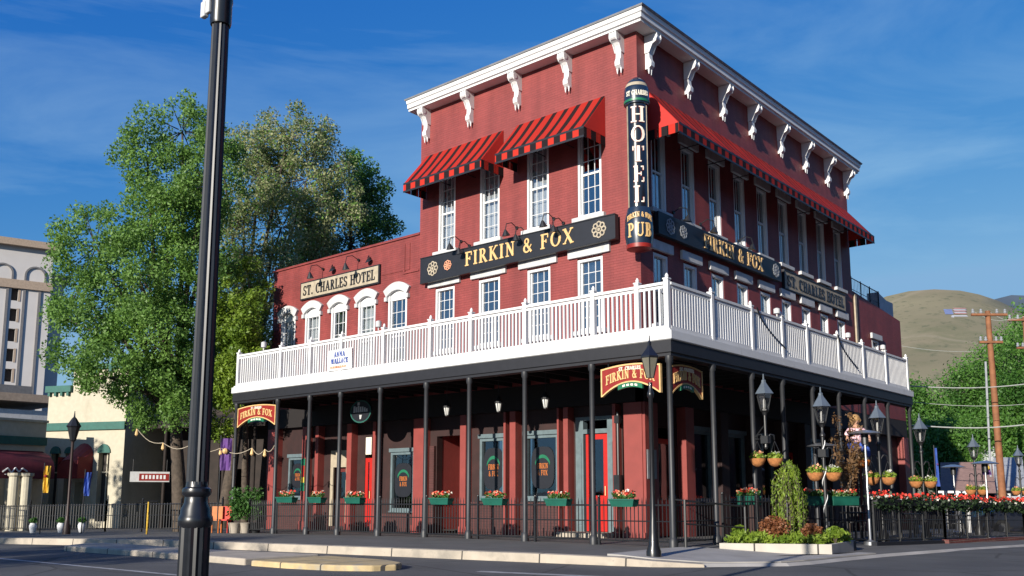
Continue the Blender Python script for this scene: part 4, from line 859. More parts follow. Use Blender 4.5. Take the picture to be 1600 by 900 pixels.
archsign(fA, -13.78, -11.72, 3.3, 3.86, d1-.02, 'red arched sign hung from the porch beam at the far left end of the porch')
archsign(fB, -2.72, -1.38, 3.3, 3.88, d2-.25, 'dim red arched sign in the shade just right of the corner column')
# dark arch brackets below the left sign
s = MB(fA); 
for (ua, sg_) in ((-13.82, 1), (-11.68, -1)):
    pl = [(ua, 3.28)]+[(ua+sg_*1.0*math.cos(R(90*i/8))*1.0*(1 if i else 1), 2.3+.98*math.sin(R(90*i/8))) for i in range(0)]
o_ = thing('hanging_sign', 'dark oval pub sign with pale marks hanging under the porch ceiling left of centre', 'sign', (-9.45, -1.5, 4.1))
s = MB(fA); s.prism([(-9.45+.5*math.cos(2*PI*i/20), 3.66+.36*math.sin(2*PI*i/20)) for i in range(20)], lambda p: (p[0], 1.47, p[1]), lambda p: (p[0], 1.53, p[1])); s.build('board', m['signgreen'] if False else m['signblack'], o_)
s = MB(fA)
for i in range(20):
    t0, t1 = 2*PI*i/20, 2*PI*(i+1)/20
    s.prism([(-9.45+a_*math.cos(t), 3.66+b_*math.sin(t)) for a_, b_, t in ((.5, .36, t0), (.5, .36, t1), (.46, .32, t1), (.46, .32, t0))], lambda p: (p[0], 1.53, p[1]), lambda p: (p[0], 1.545, p[1]))
s.build('rim', m['grn'], o_)
s = MB(fA)
for i, (u_, h_) in enumerate(((-.3, .2), (-.2, .17), (-.1, .2), (0, .17), (.1, .17), (.2, .14), (.3, .1))): s.box((-9.45+u_-.033, 1.5, 3.64), (-9.45+u_+.033, 1.55, 3.64+h_))
s.box((-9.6, 1.5, 3.86), (-9.5, 1.55, 3.95)); s.prism([(-9.5, 3.55), (-9.38, 3.55), (-9.42, 3.42), (-9.48, 3.42)], lambda p: (p[0], 1.5, p[1]), lambda p: (p[0], 1.55, p[1])); s.build('pale_marks', m['offwhite'], o_)
s = MB(fA); s.tube((-9.7, 1.5, 3.95), (-9.7, 1.5, 4.3), .012, n=5); s.tube((-9.2, 1.5, 3.95), (-9.2, 1.5, 4.3), .012, n=5); s.build('chain', m['black'], o_)
# banner on the balcony rail
bn = thing('banner', 'small white cloth banner with two lines of blue writing tied to the balcony railing', 'banner', (-8.45, -3.2, 4.7))
s = MB(fA); n = 8; V = []; 
for j in range(5):
    for i in range(n+1): V.append((-9.02+1.1*i/n, d1+.07+.012*math.sin(i*1.3+j), 4.72+.62*j/4))
s.add(V, [(j*(n+1)+i, j*(n+1)+i+1, (j+1)*(n+1)+i+1, (j+1)*(n+1)+i) for j in range(4) for i in range(n)]); s.build('cloth', m['white'], bn)
s = MB(fA); mm_ = lambda x, y, d: (x, d1+.085+d, y); text(s, 'ANNA', mm_, .15, -8.48, 5.12, sx=.9, bold=.02, d1=.006); text(s, 'WALLACE', mm_, .15, -8.47, 4.92, sx=.85, bold=.02, d1=.006); s.build('blue_writing', m['bluep'], bn)
s = MB(fA); 
s.box((-8.9, d1+.075, 4.788), (-8.17, d1+.09, 4.795))
for i in range(7): s.box((-8.9+i*.11, d1+.07, 4.79), (-8.83+i*.11, d1+.092, 4.85))
s.build('red_writing', m['peach'], bn)
# porch lanterns
lp = thing('porch_lantern', 'small lantern hanging under the porch', 'lantern', (-5.68, -1.5, 4.3), 'lanterns under the porch ceiling')
s = MB(); s.tube((-5.68, -1.5, 3.78), (-5.68, -1.5, 4.3), .01, n=5); s.lathe((-5.68, -1.5, 3.3), [(.03, 0), (.06, .02), (.06, .04)], 8); s.lathe((-5.68, -1.5, 3.56), [(.12, 0), (.09, .08), (.02, .2)], 8)
for k in range(4): a = PI/2*k+.4; s.tube((-5.68+.055*math.cos(a), -1.5+.055*math.sin(a), 3.34), (-5.68+.1*math.cos(a), -1.5+.1*math.sin(a), 3.56), .008, n=4)
s.build('lantern_frame', m['black'], lp)
s = MB(); s.lathe((-5.68, -1.5, 3.345), [(.045, 0), (.085, .21)], 8); s.build('lantern_glass', m['bulb'], lp)
lbl = {-3.69: 'small lantern hanging under the porch above the second shop window from the main red door', -1.95: 'small lantern hanging under the porch beside the main red door, left of it', -7.1: ''}
lp['label'] = 'small lantern hanging under the porch above the recessed entry'
for u in (-3.69, -2.05): c_ = copytree(lp); c_.location = (u, -1.5, 4.3); c_['label'] = 'small lantern hanging under the porch above the middle of the two adjoining shop windows' if u < -3 else 'small lantern hanging under the porch just left of the main red door'

# ================================================================ FENCES, PLANTS AND STREET FURNITURE
def fence(name, label, pts, h=1.0, sp=.12, group=None, post=2.0, spear=True, hf=None, r=.011):
    p0 = Vector((pts[0][0], pts[0][1], gs(*pts[0]))); t = thing(name, label, 'fence', p0, group)
    s = MB(); rl = MB(); ps = MB()
    for (x0, y0), (x1, y1) in zip(pts[:-1], pts[1:]):
        L_ = math.hypot(x1-x0, y1-y0); n = max(1, int(L_/sp)); npst = max(1, round(L_/post))
        for i in range(n+1):
            x = x0+(x1-x0)*i/n; y = y0+(y1-y0)*i/n; z = gs(x, y); s.tube((x, y, z+.1), (x, y, z+h-.06), r, n=4, caps=False)
            if spear: s.tube((x, y, z+h-.06), (x, y, z+h+.06), .018, .002, n=4, caps=False)
        za, zb = gs(x0, y0), gs(x1, y1)
        for k, rr in ((.12, .014), (h*.55, .011), (h-.1, .016)): rl.tube((x0, y0, za+k), (x1, y1, zb+k), rr*1.25, n=6)
        for i in range(npst+1):
            x = x0+(x1-x0)*i/npst; y = y0+(y1-y0)*i/npst; z = gs(x, y); ps = MB(); ps.box((x-.025, y-.025, z-.05), (x+.025, y+.025, z+h+.05)); ps.ball((x, y, z+h+.08), .035, 6); ps.build('post', m['black'], t)
    s.build('pickets', m['black'], t); rl.build('rails', m['black'], t); return t
fence('iron_fence', 'black iron picket fence between the porch columns on the street side', [(-12.9, -d1), (-8.46, -d1), (2.62, -d1)], h=.98, post=1.75, sp=.10, r=.013)
fence('iron_fence', 'short black iron fence closing the porch corner toward the ramp', [(2.67, -d1+.1), (2.67, -1.28)], h=.98)
fence('iron_fence', 'long black iron fence along the pavement in front of the cream building', [(-14.2, -3.3), (-20, -4.4), tuple(at(-60, 800, 43))[:2]], h=1.05, sp=.14, post=2.2, spear=False, r=.016)
fence('patio_fence', 'black iron patio fence behind the weeping shrub and planter', [(2.75, -1.1), (3.3, 1.2), (4.5, 3.3)], h=1.05, post=1.4)
pf = [(4.55, 3.3), (5.0, 7.5), (5.6, 14), (6.6, 24), (8.0, 36)]
fence('patio_fence', 'long black iron patio fence topped with red flowers running to the right edge', pf, h=1.12, sp=.11, post=1.6, r=.011)
s = MB()
for y in (-1.55, ): pass
rl_ = thing('ramp_handrail', 'black pipe handrail beside the corner ramp, right of the street lamp', 'handrail', (2.95, -2.9, 0))
MB().tube((2.95, -3.1, -.05), (2.95, -3.1, 1.0), .035).build('post', m['black'], rl_); MB().tube((3.6, -1.7, -.05), (3.6, -1.7, .85), .03).build('post', m['black'], rl_)
s = MB(); s.path([(2.95, -3.1, .98), (3.6, -1.7, .85)], .022); s.path([(2.95, -3.1, .5), (3.6, -1.7, .4)], .018); s.path([(2.95, -3.1, .98), (2.7, -3.1, 1.0)], .018); s.build('rails', m['black'], rl_)
# flower boxes
def flowers(parent, c0, c1, zt, wid, seed, name='flowers', n=240, hh=.13):
    rg = random.Random(seed); cs = []; L_ = (Vector(c1)-Vector(c0)).length; k = max(4, int(L_/.12))
    for i in range(k): t = (i+.5)/k; cs.append((c0[0]+(c1[0]-c0[0])*t, c0[1]+(c1[1]-c0[1])*t, zt+hh*.4+rg.uniform(0, .04)))
    P, a, b = cards(cs, [(.1, wid, hh*.7)]*k, n, .035, seed); cardmesh('foliage', m['leafD'], P, a, b, parent)
    for nm, mt, f in (('red_blossoms', 'redflower', .4), ('peach_blossoms', 'peach', .3), ('white_blossoms', 'whiteflower', .12)):
        P, a, b = cards([(c[0], c[1], c[2]+hh*.45) for c in cs], [(.09, wid, hh*.5)]*k, int(n*f*.55), .03, seed+3+len(nm), aspect=.9); cardmesh(nm, m[mt], P, a, b, parent)
def flowerbox(u0, u1, y, label, seed):
    x = (u0+u1)/2; L_ = u1-u0; t = thing('flower_box', label, 'flower box', (x, y, .8), 'flower boxes on the porch fence')
    s = MB(); z0 = .84; z1 = 1.0
    s.add([(u0+.05, y-.08, z0), (u1-.05, y-.08, z0), (u1-.05, y+.08, z0), (u0+.05, y+.08, z0), (u0, y-.12, z1), (u1, y-.12, z1), (u1, y+.12, z1), (u0, y+.12, z1)], [(0, 3, 2, 1), (0, 1, 5, 4), (1, 2, 6, 5), (2, 3, 7, 6), (3, 0, 4, 7), (4, 5, 6, 7)])
    s.build('box', m['green'], t); s = MB(); s.box((u0-.012, y-.13, z1-.02), (u1+.012, y-.119, z1+.01)); s.build('rim', m['green'], t)
    flowers(t, (u0+.05, y, 0), (u1-.05, y, 0), z1, .1, seed)
for i, (a, b, lb) in enumerate([(-11.2, -10.35, 'green flower box in front of the leftmost shop window'), (-9.6, -8.95, 'green flower box on the porch fence, second of the row from the left'), (-7.9, -7.2, 'green flower box on the porch fence below the oval hanging sign, third from the left'),
        (-4.45, -3.75, 'green flower box on the porch fence in front of the recessed entry'), (-2.6, -1.9, 'green flower box in front of the shop window nearest the main red door'), (-.62, .05, 'green flower box on the porch fence just left of the main red door'), (1.2, 1.85, 'green flower box on the porch fence right of the main red door')]):
    flowerbox(a, b, -3.24, lb, 40+i)
def box2(p, q, label, seed):
    c = (Vector(p)+Vector(q))/2; t = thing('flower_box', label, 'flower box', c, 'flower boxes on the patio fence'); d = (Vector(q)-Vector(p)); L_ = d.length; d.normalize(); n = Vector((-d.y, d.x, 0))
    F = lambda v: Vector(p)+d*v.x+n*v.y+Vector((0, 0, v.z)); s = MB(F); s.box((0, -.11, -.1), (L_, .11, .1)); s.box((-.01, -.125, .08), (L_+.01, .125, .11)); s.build('box', m['green'], t, bevel=.01)
    flowers(t, tuple(Vector(p)), tuple(Vector(q)), c.z+.1, .1, seed, n=260)
def pxy(px, dist, z): p = at(px, 700, dist); return (p.x, p.y, z)
box2(pxy(1150, 22.5, .96), pxy(1183, 22.7, .96), 'green flower box with red flowers left of the weeping shrub', 61)
box2(pxy(1255, 22.6, .95), pxy(1288, 22.9, .95), 'green flower box right of the weeping shrub, behind the striped lamp pole', 62)
box2(pxy(1293, 23.0, .95), pxy(1333, 23.5, .95), 'green flower box between the two patio heaters', 63)
# hedge of flowers on the long patio fence
fb = thing('flower_trough', 'continuous row of red and white flowers along the top of the long patio fence', 'flower trough', (4.6, 3.3, .9))
cs = []; s = MB(); rg = random.Random(5)
for (x0, y0), (x1, y1) in zip(pf[:-1], pf[1:]):
    s.prism([(0, 0), (1, 0)], lambda p: p, lambda p: p) if False else None
    za, zb = gs(x0, y0)+.98, gs(x1, y1)+.98
    s.add([(x0-.1, y0, za), (x0+.1, y0, za), (x1+.1, y1, zb), (x1-.1, y1, zb), (x0-.12, y0, za+.15), (x0+.12, y0, za+.15), (x1+.12, y1, zb+.15), (x1-.12, y1, zb+.15)], [(0, 1, 2, 3), (4, 5, 6, 7), (0, 1, 5, 4), (1, 2, 6, 5), (2, 3, 7, 6), (3, 0, 4, 7)])
    k = int(math.hypot(x1-x0, y1-y0)/.16)
    for i in range(k): t_ = i/k; x = x0+(x1-x0)*t_; y = y0+(y1-y0)*t_; cs.append((x, y, gs(x, y)+1.18+rg.uniform(-.03, .04)))
s.build('trough', m['signblack'], fb)
P, a, b = cards([(c[0]+.02, c[1]-.02, c[2]-.12) for c in cs], [(.2, .2, .24)]*len(cs), 11000, .045, 71); cardmesh('foliage', m['leafdark'], P, a, b, fb)
P, a, b = cards([(c[0], c[1], c[2]+.06) for c in cs], [(.15, .15, .1)]*len(cs), 1900, .04, 72, .9); cardmesh('red_blossoms', m['redflower'], P, a, b, fb)
P, a, b = cards([(c[0], c[1], c[2]-.03) for c in cs], [(.16, .16, .07)]*len(cs), 700, .04, 73, .9); cardmesh('white_blossoms', m['whiteflower'], P, a, b, fb)
# dark patio base and brick curb
s = MB()
def wallstrip(s, pts, wid, z0, z1):
    for (x0, y0), (x1, y1) in zip(pts[:-1], pts[1:]):
        d = Vector((x1-x0, y1-y0)).normalized(); n = Vector((d.y, -d.x))*wid; a0, a1 = gs(x0, y0), gs(x1, y1)
        s.add([(x0, y0, a0+z0), (x1, y1, a1+z0), (x1+n.x, y1+n.y, a1+z0), (x0+n.x, y0+n.y, a0+z0), (x0, y0, a0+z1), (x1, y1, a1+z1), (x1+n.x, y1+n.y, a1+z1), (x0+n.x, y0+n.y, a0+z1)], [(0, 1, 2, 3), (4, 5, 6, 7), (0, 1, 5, 4), (1, 2, 6, 5), (2, 3, 7, 6), (3, 0, 4, 7)])
wallstrip(s, [(4.68, 2.7), (5.15, 6.4)], .14, -.2, .09); struct('patio_edge', s, m['signblack'])
s = MB(); wallstrip(s, [(5.2, 6.5), (5.8, 14), (6.8, 24), (8.2, 36)], .18, -.2, .10); struct('brick_edge', s, m['bricks'])
# planter bed
pl = [(3.4, -2.5), (5.35, -1.4), (5.1, .6), (3.0, -.3)]
pb_ = thing('planter_bed', 'low concrete kerbed planting bed beside the corner ramp', 'planter', (4, -.5, 0))
s = MB(); pl2 = [(x*.93+4.2*.07, y*.93-.9*.07) for x, y in pl]; zb_ = -.1
for i in range(4):
    q = [pl[i], pl[(i+1) % 4], pl2[(i+1) % 4], pl2[i]]; s.prism(q, lambda p: (p[0], p[1], -.2), lambda p: (p[0], p[1], .10))
s.build('kerb', m['kerbwhite'], pb_); s = MB(); s.prism(pl2, lambda p: (p[0], p[1], -.12), lambda p: (p[0], p[1], .07)); s.build('mulch', m['mulch'], pb_)
cs = []
for k in range(64):
    a_, b_ = rnd.random(), rnd.random()*.8; lo = Vector(pl2[0]).lerp(Vector(pl2[1]), a_); hi = Vector(pl2[3]).lerp(Vector(pl2[2]), a_); q_ = lo.lerp(hi, .06+b_); cs.append((q_.x, q_.y, .15+.06*rnd.random()))
P, a, b = cards(cs, [(.16, .16, .12)]*len(cs), 5200, .06, 81, .3, droop=-.7); 
gcov = cardmesh('ground_cover', m['weep'], P, a, b, None, origin=(4, -.5, .13)); tag(gcov, 'low yellow-green ground cover filling the kerbed planting bed', 'ground cover', kind='stuff')
for j, (px, dd, r_, lb) in enumerate([(1205, 20.7, .3, 'rusty orange round shrub at the left foot of the weeping shrub'), (1262, 20.7, .2, 'small rusty orange shrub at the right foot of the weeping shrub'), (1152, 20.7, .16, 'small low green shrub at the left end of the planting bed'), (1298, 20.9, .15, 'small low green shrub at the right end of the planting bed')]):
    p = onground(px, dd); p.z = .07; t = thing('shrub', lb, 'shrub', p); P, a, b = cards([(p.x, p.y, p.z+.14+r_*.7)], [(r_*1.15, r_*1.15, r_*.8)], 900, .035, 90+j); cardmesh('foliage', m['rust'] if j < 2 else m['weep'], P, a, b, t)
    s = MB(); [s.tube((p.x, p.y, p.z), (p.x+.1*math.cos(k), p.y+.1*math.sin(k), p.z+.3), .01, n=4) for k in range(5)]; s.build('stem', m['bark'], t)
# weeping shrub
p = onground(1228, 21.0); t = thing('weeping_shrub', 'bright green weeping shrub trained on a stake in the planting bed', 'shrub', p)
s = MB(); s.tube(p, p+Vector((.03, 0, 1.85)), .035, .02, n=7); rg = random.Random(4); cl = []
for k in range(46):
    a_ = rg.uniform(0, 2*PI); R_ = rg.uniform(.14, .5); h0 = rg.uniform(1.1, 1.85); pts = []
    zend = rg.uniform(.05, .8)
    for i in range(7):
        u_ = i/6; rr = R_*math.sin(min(1, u_*1.7)*PI/2); z = h0+.12*math.sin(u_*PI)-(h0-zend)*u_**1.6; q_ = p+Vector((rr*math.cos(a_), rr*math.sin(a_), z)); pts.append(q_)
        if i: cl.append(tuple(q_)); cl.append(tuple((q_+pts[-2])/2))
    s.path(pts, .007, 4)
s.build('stems', m['bark'], t); P, a, b = cards(cl, [(.035, .035, .12)]*len(cl), 3900, .045, 95, .26, droop=1.6); cardmesh('foliage', m['weep'], P, a, b, t)
# dry-leaved small tree
p = onground(1321, 24.5); t = thing('small_tree', 'slender brown-leaved small tree between the patio heaters', 'tree', p); s = MB(); cl = []; rg = random.Random(8)
s.tube(p, p+Vector((0, 0, 1.3)), .03, .02)
for k in range(9):
    a_ = rg.uniform(0, 6.3); q_ = p+Vector((.3*math.cos(a_), .3*math.sin(a_), rg.uniform(2.0, 3.2))); s.tube(p+Vector((0, 0, rg.uniform(.9, 1.3))), q_, .014, .006, n=4); [cl.append(tuple(q_.lerp(p+Vector((0, 0, 1.1)), j/5))) for j in range(4)]
s.build('trunk', m['bark'], t); P, a, b = cards(cl, [(.14, .14, .2)]*len(cl), 1500, .045, 97, .5); cardmesh('crown', m['dry'], P, a, b, t)
# ---- lamps
def lantern(parent, c, sc=1., roof='zinc'):
    s = MB(); s.lathe(c, [(.22*sc, .34*sc), (.20*sc, .37*sc), (.07*sc, .56*sc), (.05*sc, .6*sc), (.05*sc, .64*sc), (.02*sc, .66*sc), (.012*sc, .78*sc)], 6); s.build('lamp_roof', m[roof], parent)
    s = MB(); 
    for k in range(6): a_ = 2*PI*k/6; s.tube(Vector(c)+Vector((.09*sc*math.cos(a_), .09*sc*math.sin(a_), 0)), Vector(c)+Vector((.17*sc*math.cos(a_), .17*sc*math.sin(a_), .35*sc)), .011*sc, n=4)
    s.lathe(c, [(.04*sc, -.12*sc), (.06*sc, -.06*sc), (.1*sc, -.02*sc), (.1*sc, .01*sc)], 8); s.build('lamp_frame', m['black'], parent)
    s = MB(); s.lathe(c, [(.085*sc, .012*sc), (.165*sc, .345*sc)], 6); s.build('lamp_glass', m['lglass'], parent)
    s = MB(); s.lathe(c, [(.025*sc, .02*sc), (.03*sc, .06*sc), (.03*sc, .2*sc), (.012*sc, .24*sc)], 8); s.build('bulb', m['bulb'], parent)
def basket(c, label, seed, group='hanging flower baskets on the patio lamps'):
    t = thing('hanging_basket', label, 'hanging basket', c, group); x, y, z = c
    s = MB(); s.lathe(c, [(.05, -.2), (.13, -.15), (.18, -.05), (.19, .0)], 12); s.build('coco_liner', m['coco'], t, smooth=True)
    s = MB(); 
    for k in range(3): a_ = 2.1*k; s.tube((x+.18*math.cos(a_), y+.18*math.sin(a_), z), (x, y, z+.42), .006, n=4)
    s.build('chains', m['black'], t)
    P, a, b = cards([(x, y, z+.06)], [(.2, .2, .1)], 260, .035, seed); cardmesh('foliage', m['weep'], P, a, b, t)
    P, a, b = cards([(x, y, z+.12)], [(.16, .16, .08)], 26, .03, seed+1, .9); cardmesh('blossoms', m['whiteflower'] if seed % 2 else m['peach'], P, a, b, t)
LP_ = [(1197, 20.1, 585), (1293, 22.5, 607), (1373, 25.6, 628), (1439, 29.5, 648), (1521, 37, 680), (1590, 46, 697)]
where = ['nearest the weeping shrub', 'with black and white spiralled pole', 'third from the left', 'just past the balcony end', 'between flag and utility pole', 'at the right picture edge']
for i, (px, dd, pt) in enumerate(LP_):
    b0 = onground(px if i != 1 else 1286, dd); top = at(px, pt, dd).z; lz = top-.78
    if i == 0: b0 = at(1197, 700, 22.9); lz = at(1197, 585, 22.9).z-.86; b0.z = lz-1.1
    t = thing('patio_lamp', 'black lantern street lamp on the patio '+where[i], 'street lamp', b0, 'ornate lamps along the patio')
    x, y, z = b0
    if i == 0:
        s = MB(); s.lathe((x, y, 0), [(.03, lz-.95), (.05, lz-.9), (.035, lz-.8), (.035, lz-.11)], 12); s.tube((x, y, lz-.7), (d2, .69, lz-.7), .025); s.tube((x, y, lz-.35), (d2, .69, lz-.7), .018); s.build('wall_arm', m['black'], t)
    else:
      s = MB(); s.lathe((x, y, 0), [(.15, z-.02), (.15, z+.12), (.10, z+.3), (.06, z+.45), (.045, z+.6), (.04, lz-.35), (.06, lz-.33), (.06, lz-.28), (.035, lz-.25), (.035, lz-.11)], 14); s.build('pole', m['black'], t, smooth=True)
    lantern(t, (x, y, lz), 1.12 if i == 0 else 1.05)
    rd = Vector((rt.x, rt.y, 0)).normalized(); s = MB(); az = lz-.75
    for sg_ in (-1, 1): s.path([(x, y, az), tuple(Vector((x, y, az+.16))+rd*.11*sg_), tuple(Vector((x, y, az+.14))+rd*.2*sg_), tuple(Vector((x, y, az+.02))+rd*.21*sg_)], .014, 5)
    s.box((x-.09, y-.09, az-.06), (x+.09, y+.09, az+.12)) if i in (0, 1) else None
    s.build('bracket', m['black'], t)
    if i == 1:
        s = MB(); 
        for k in range(26): a0 = k*.75; z0 = z+.5+k*.075; s.tube((x+.045*math.cos(a0), y+.045*math.sin(a0), z0), (x+.045*math.cos(a0+.75), y+.045*math.sin(a0+.75), z0+.075), .014, n=5)
        s.build('white_spiral', m['white'], t)
    for sg_, nm in ((-1, 'left'), (1, 'right')):
        p_ = Vector((x, y, az-.42))+rd*.21*sg_
        basket(tuple(p_), f'coco hanging basket with plants, {nm} arm of lamp ' + where[i], 200+i*4+(sg_ > 0)*3)
# corner street lamp, with slim pole
b0 = Vector((3.56, -5.3, 0)); b0.z = gs(b0.x, b0.y)+.004; t = thing('street_lamp', 'slim black street lamp with smoked lantern at the kerb before the building corner', 'street lamp', b0); x, y, z = b0
s = MB(); s.lathe((x, y, 0), [(.14, z), (.14, z+.1), (.1, z+.22), (.085, z+.45), (.06, z+.7), (.045, z+.9), (.042, z+2.95), (.065, z+2.98), (.065, z+3.05), (.04, z+3.1), (.04, z+3.25)], 16); s.build('pole', m['gloss'], t, smooth=True)
s = MB(); s.lathe((x, y, 3.3), [(.07, 0), (.17, .38)], 6); s.build('lamp_glass', mat('smoked_glass', (.20, .19, .15), .3, coat=.5), t)
s = MB(); s.lathe((x, y, 3.3), [(.19, .38), (.19, .41), (.07, .56), (.04, .62), (.04, .68), (.015, .72), (.01, .82)], 6)
for k in range(6): a_ = 2*PI*k/6; s.tube((x+.075*math.cos(a_), y+.075*math.sin(a_), 3.3), (x+.175*math.cos(a_), y+.175*math.sin(a_), 3.68), .009, n=4)
s.build('lamp_roof', m['gloss'], t)
# left street lamp
b0 = onground(113, 33); t = thing('street_lamp', 'dark street lamp with pointed lantern in front of the cream building', 'street lamp', b0); x, y, z = b0
s = MB(); s.lathe((x, y, 0), [(.12, z), (.12, z+.15), (.06, z+.5), (.04, z+.6), (.04, z+2.9), (.07, z+3.0)], 12); s.build('pole', mat('brown_iron', (.05, .025, .02), .5), t, smooth=True)
s = MB(); zt = at(122, 660, 33).z; s.lathe((x, y, z+2.95), [(.06, 0), (.1, .05), (.2, .45), (.24, .5), (.08, .75), (.03, .8), (.01, 1.0)], 8); s.build('lantern', m['black'], t)
# patio heaters
def heater(px, dd, ztop, label):
    b0 = onground(px, dd); t = thing('patio_heater', label, 'patio heater', b0, 'patio heaters'); x, y, z = b0
    s = MB(); s.lathe((x, y, 0), [(.16, z), (.16, z+.08), (.05, z+.12), (.035, z+.14), (.03, ztop-.35)], 14); s.build('pole', m['steel'], t, smooth=True)
    s = MB(); s.lathe((x, y, 0), [(.09, ztop-.35), (.09, ztop-.1), (.03, ztop-.08)], 12); s.build('burner', m['black'], t)
    s = MB(); s.lathe((x, y, 0), [(.40, ztop-.1), (.41, ztop-.085), (.25, ztop-.03), (.08, ztop)], 24); s.build('reflector_hood', m['steel'], t, smooth=True); return t
heater(1285, 26.0, at(1281, 692, 26).z, 'stainless patio heater beside the lamp with black and white spiralled pole')
heater(1352, 24.6, at(1350, 672, 24.6).z, 'stainless patio heater with dished hood in front of the seated doll')
heater(1537, 33, at(1537, 720, 33).z, 'stainless patio heater near the wooden utility pole')
heater(1487, 36, at(1487, 726, 36).z, 'stainless patio heater behind the flower trough left of the utility pole heater')
# seated costumed doll
p = at(1339, 700, 26.5); dr = thing('costumed_doll', 'fair haired doll in pink shirt and blue trousers perched behind a patio heater', 'doll', (p.x, p.y, p.z))
rd = Vector((rt.x, rt.y, 0)).normalized(); fd = Vector((-fw.x, -fw.y, 0)).normalized()
def skin(name, nodes, edges, rad, mt, parent, sub=2):
    me = bpy.data.meshes.new(name); off = ROOT[parent.name]; me.from_pydata([tuple(Vector(v)-off) for v in nodes], edges, []); o = bpy.data.objects.new(name, me); C.objects.link(o); o.parent = parent; ROOT[o.name] = off
    o.modifiers.new('skin', 'SKIN'); sl = me.skin_vertices[0].data
    for i, r_ in enumerate(rad): sl[i].radius = (r_, r_) if not isinstance(r_, tuple) else r_
    sl[0].use_root = True; sb = o.modifiers.new('sub', 'SUBSURF'); sb.levels = sub; sb.render_levels = sub; me.materials.append(mt); return o
def D(a, b, c): return Vector((p.x, p.y, p.z))+rd*a+fd*b+Vector((0, 0, c))
skin('body', [D(0, 0, 0), D(0, 0, .25), D(0, 0, .48), D(0, 0, .58), D(0, .01, .70), D(0, 0, .80), D(.16, 0, .47), D(.3, .08, .3), D(.28, .2, .15), D(-.16, 0, .47), D(-.3, .08, .3), D(-.28, .2, .15)], [(0, 1), (1, 2), (2, 3), (3, 4), (4, 5), (2, 6), (6, 7), (7, 8), (2, 9), (9, 10), (10, 11)], [.12, .13, .14, .05, .11, .07, .075, .06, .045, .075, .06, .045], m['skin'], dr)
skin('shirt', [D(0, 0, .12), D(0, 0, .28), D(0, 0, .47), D(.17, 0, .46), D(.31, .08, .29), D(-.17, 0, .46), D(-.31, .08, .29)], [(0, 1), (1, 2), (2, 3), (3, 4), (2, 5), (5, 6)], [.15, .17, .165, .1, .085, .1, .085], mat('pink_white_cloth', (.85, .55, .6), .8, var=.35, scale=7), dr)
skin('trousers', [D(0, 0, .06), D(.12, .08, .0), D(.15, .3, -.03), D(.15, .32, -.28), D(-.12, .08, 0), D(-.15, .3, -.03), D(-.15, .32, -.28)], [(0, 1), (1, 2), (2, 3), (0, 4), (4, 5), (5, 6)], [.16, .11, .09, .08, .11, .09, .08], m['bluep'], dr)
s = MB(); s.ball(D(0, -.02, .79), .13, 8); s.ball(D(.08, -.02, .75), .08, 6); s.ball(D(-.08, -.02, .75), .08, 6); s.build('hair', m['hair'], dr, smooth=True)
s = MB(); [s.ball(D(a_, .115, .73), .014, 5) for a_ in (-.04, .04)]; s.ball(D(0, .13, .69), .016, 5); s.box(tuple(D(-.03, .11, .65)), tuple(D(.03, .12, .66))); s.build('face_features', m['black'], dr)
st = thing('doll_post', 'dark post and small platform carrying the costumed doll', 'post', (p.x, p.y, gs(p.x, p.y))); s = MB(); s.tube((p.x, p.y, gs(p.x, p.y)), (p.x, p.y, p.z-.13), .04); s.build('post', m['black'], st); s = MB(); s.lathe((p.x, p.y, p.z-.13), [(.2, 0), (.2, .03)], 12); s.build('platform', m['black'], st)
s = MB(); q0 = D(.0, .3, -.38); s.lathe(q0, [(.1, -.16), (.2, -.1), (.22, .04), (.2, .05)], 12); fbx = thing('orange_pot', 'orange flower pot with yellow blooms below the costumed doll', 'flower pot', q0); s.build('pot', m['orange'], fbx, smooth=True); P, a, b = cards([tuple(q0+Vector((-.08, 0, .14)))], [(.2, .2, .14)], 160, .045, 5); cardmesh('blooms', m['yel'], P, a, b, fbx)
s = MB(); s.tube(q0, q0+Vector((0, 0, -q0.z)), .02); s.build('stand', m['black'], fbx)
# patio tables and chairs seen dark behind the fence
def patiotable(x, y, lb):
    z = gs(x, y); t = thing('patio_table', lb, 'table', (x, y, z), 'patio tables'); s = MB(); s.lathe((x, y, z), [(.4, .7), (.41, .72), (.4, .74)], 20); s.build('tabletop', m['black'], t); s = MB(); s.lathe((x, y, z), [(.25, 0), (.25, .02), (.03, .05), (.03, .7)], 12); s.build('leg', m['black'], t)
def chair(x, y, a, lb):
    z = gs(x, y); t = thing('patio_chair', lb, 'chair', (x, y, z), 'patio chairs'); Rz = Matrix.Rotation(a, 3, 'Z'); F = lambda v: Rz @ v+Vector((x, y, z))
    s = MB(F); s.box((-.2, -.2, .43), (.2, .2, .46)); s.build('seat', m['black'], t)
    s = MB(F); s.box((-.2, .18, .85), (.2, .2, .9)); [s.box((k-.008, .185, .46), (k+.008, .2, .85)) for k in (-.19, -.1, 0, .1, .19)]; s.build('backrest', m['black'], t)
    for sx in (-1, 1):
        for sy in (-1, 1): s = MB(F); s.tube((sx*.18, sy*.18, .43), (sx*.2, sy*.2, 0), .013, n=5); s.build('leg', m['black'], t)
for i, (x, y) in enumerate([(3.6, 4.6), (3.9, 8.0), (4.3, 11.5)]):
    lw = ['nearest the porch', 'in the middle of the patio', 'farthest along the patio'][i]
    patiotable(x, y, 'round black patio table '+lw)
    for k, (a_, nm) in enumerate(((.4, 'street side'), (2.6, 'porch side'))): chair(x+.65*math.sin(-a_+PI)*-1, y+.65*math.cos(a_), a_, f'black patio chair on the {nm} of the table '+lw)

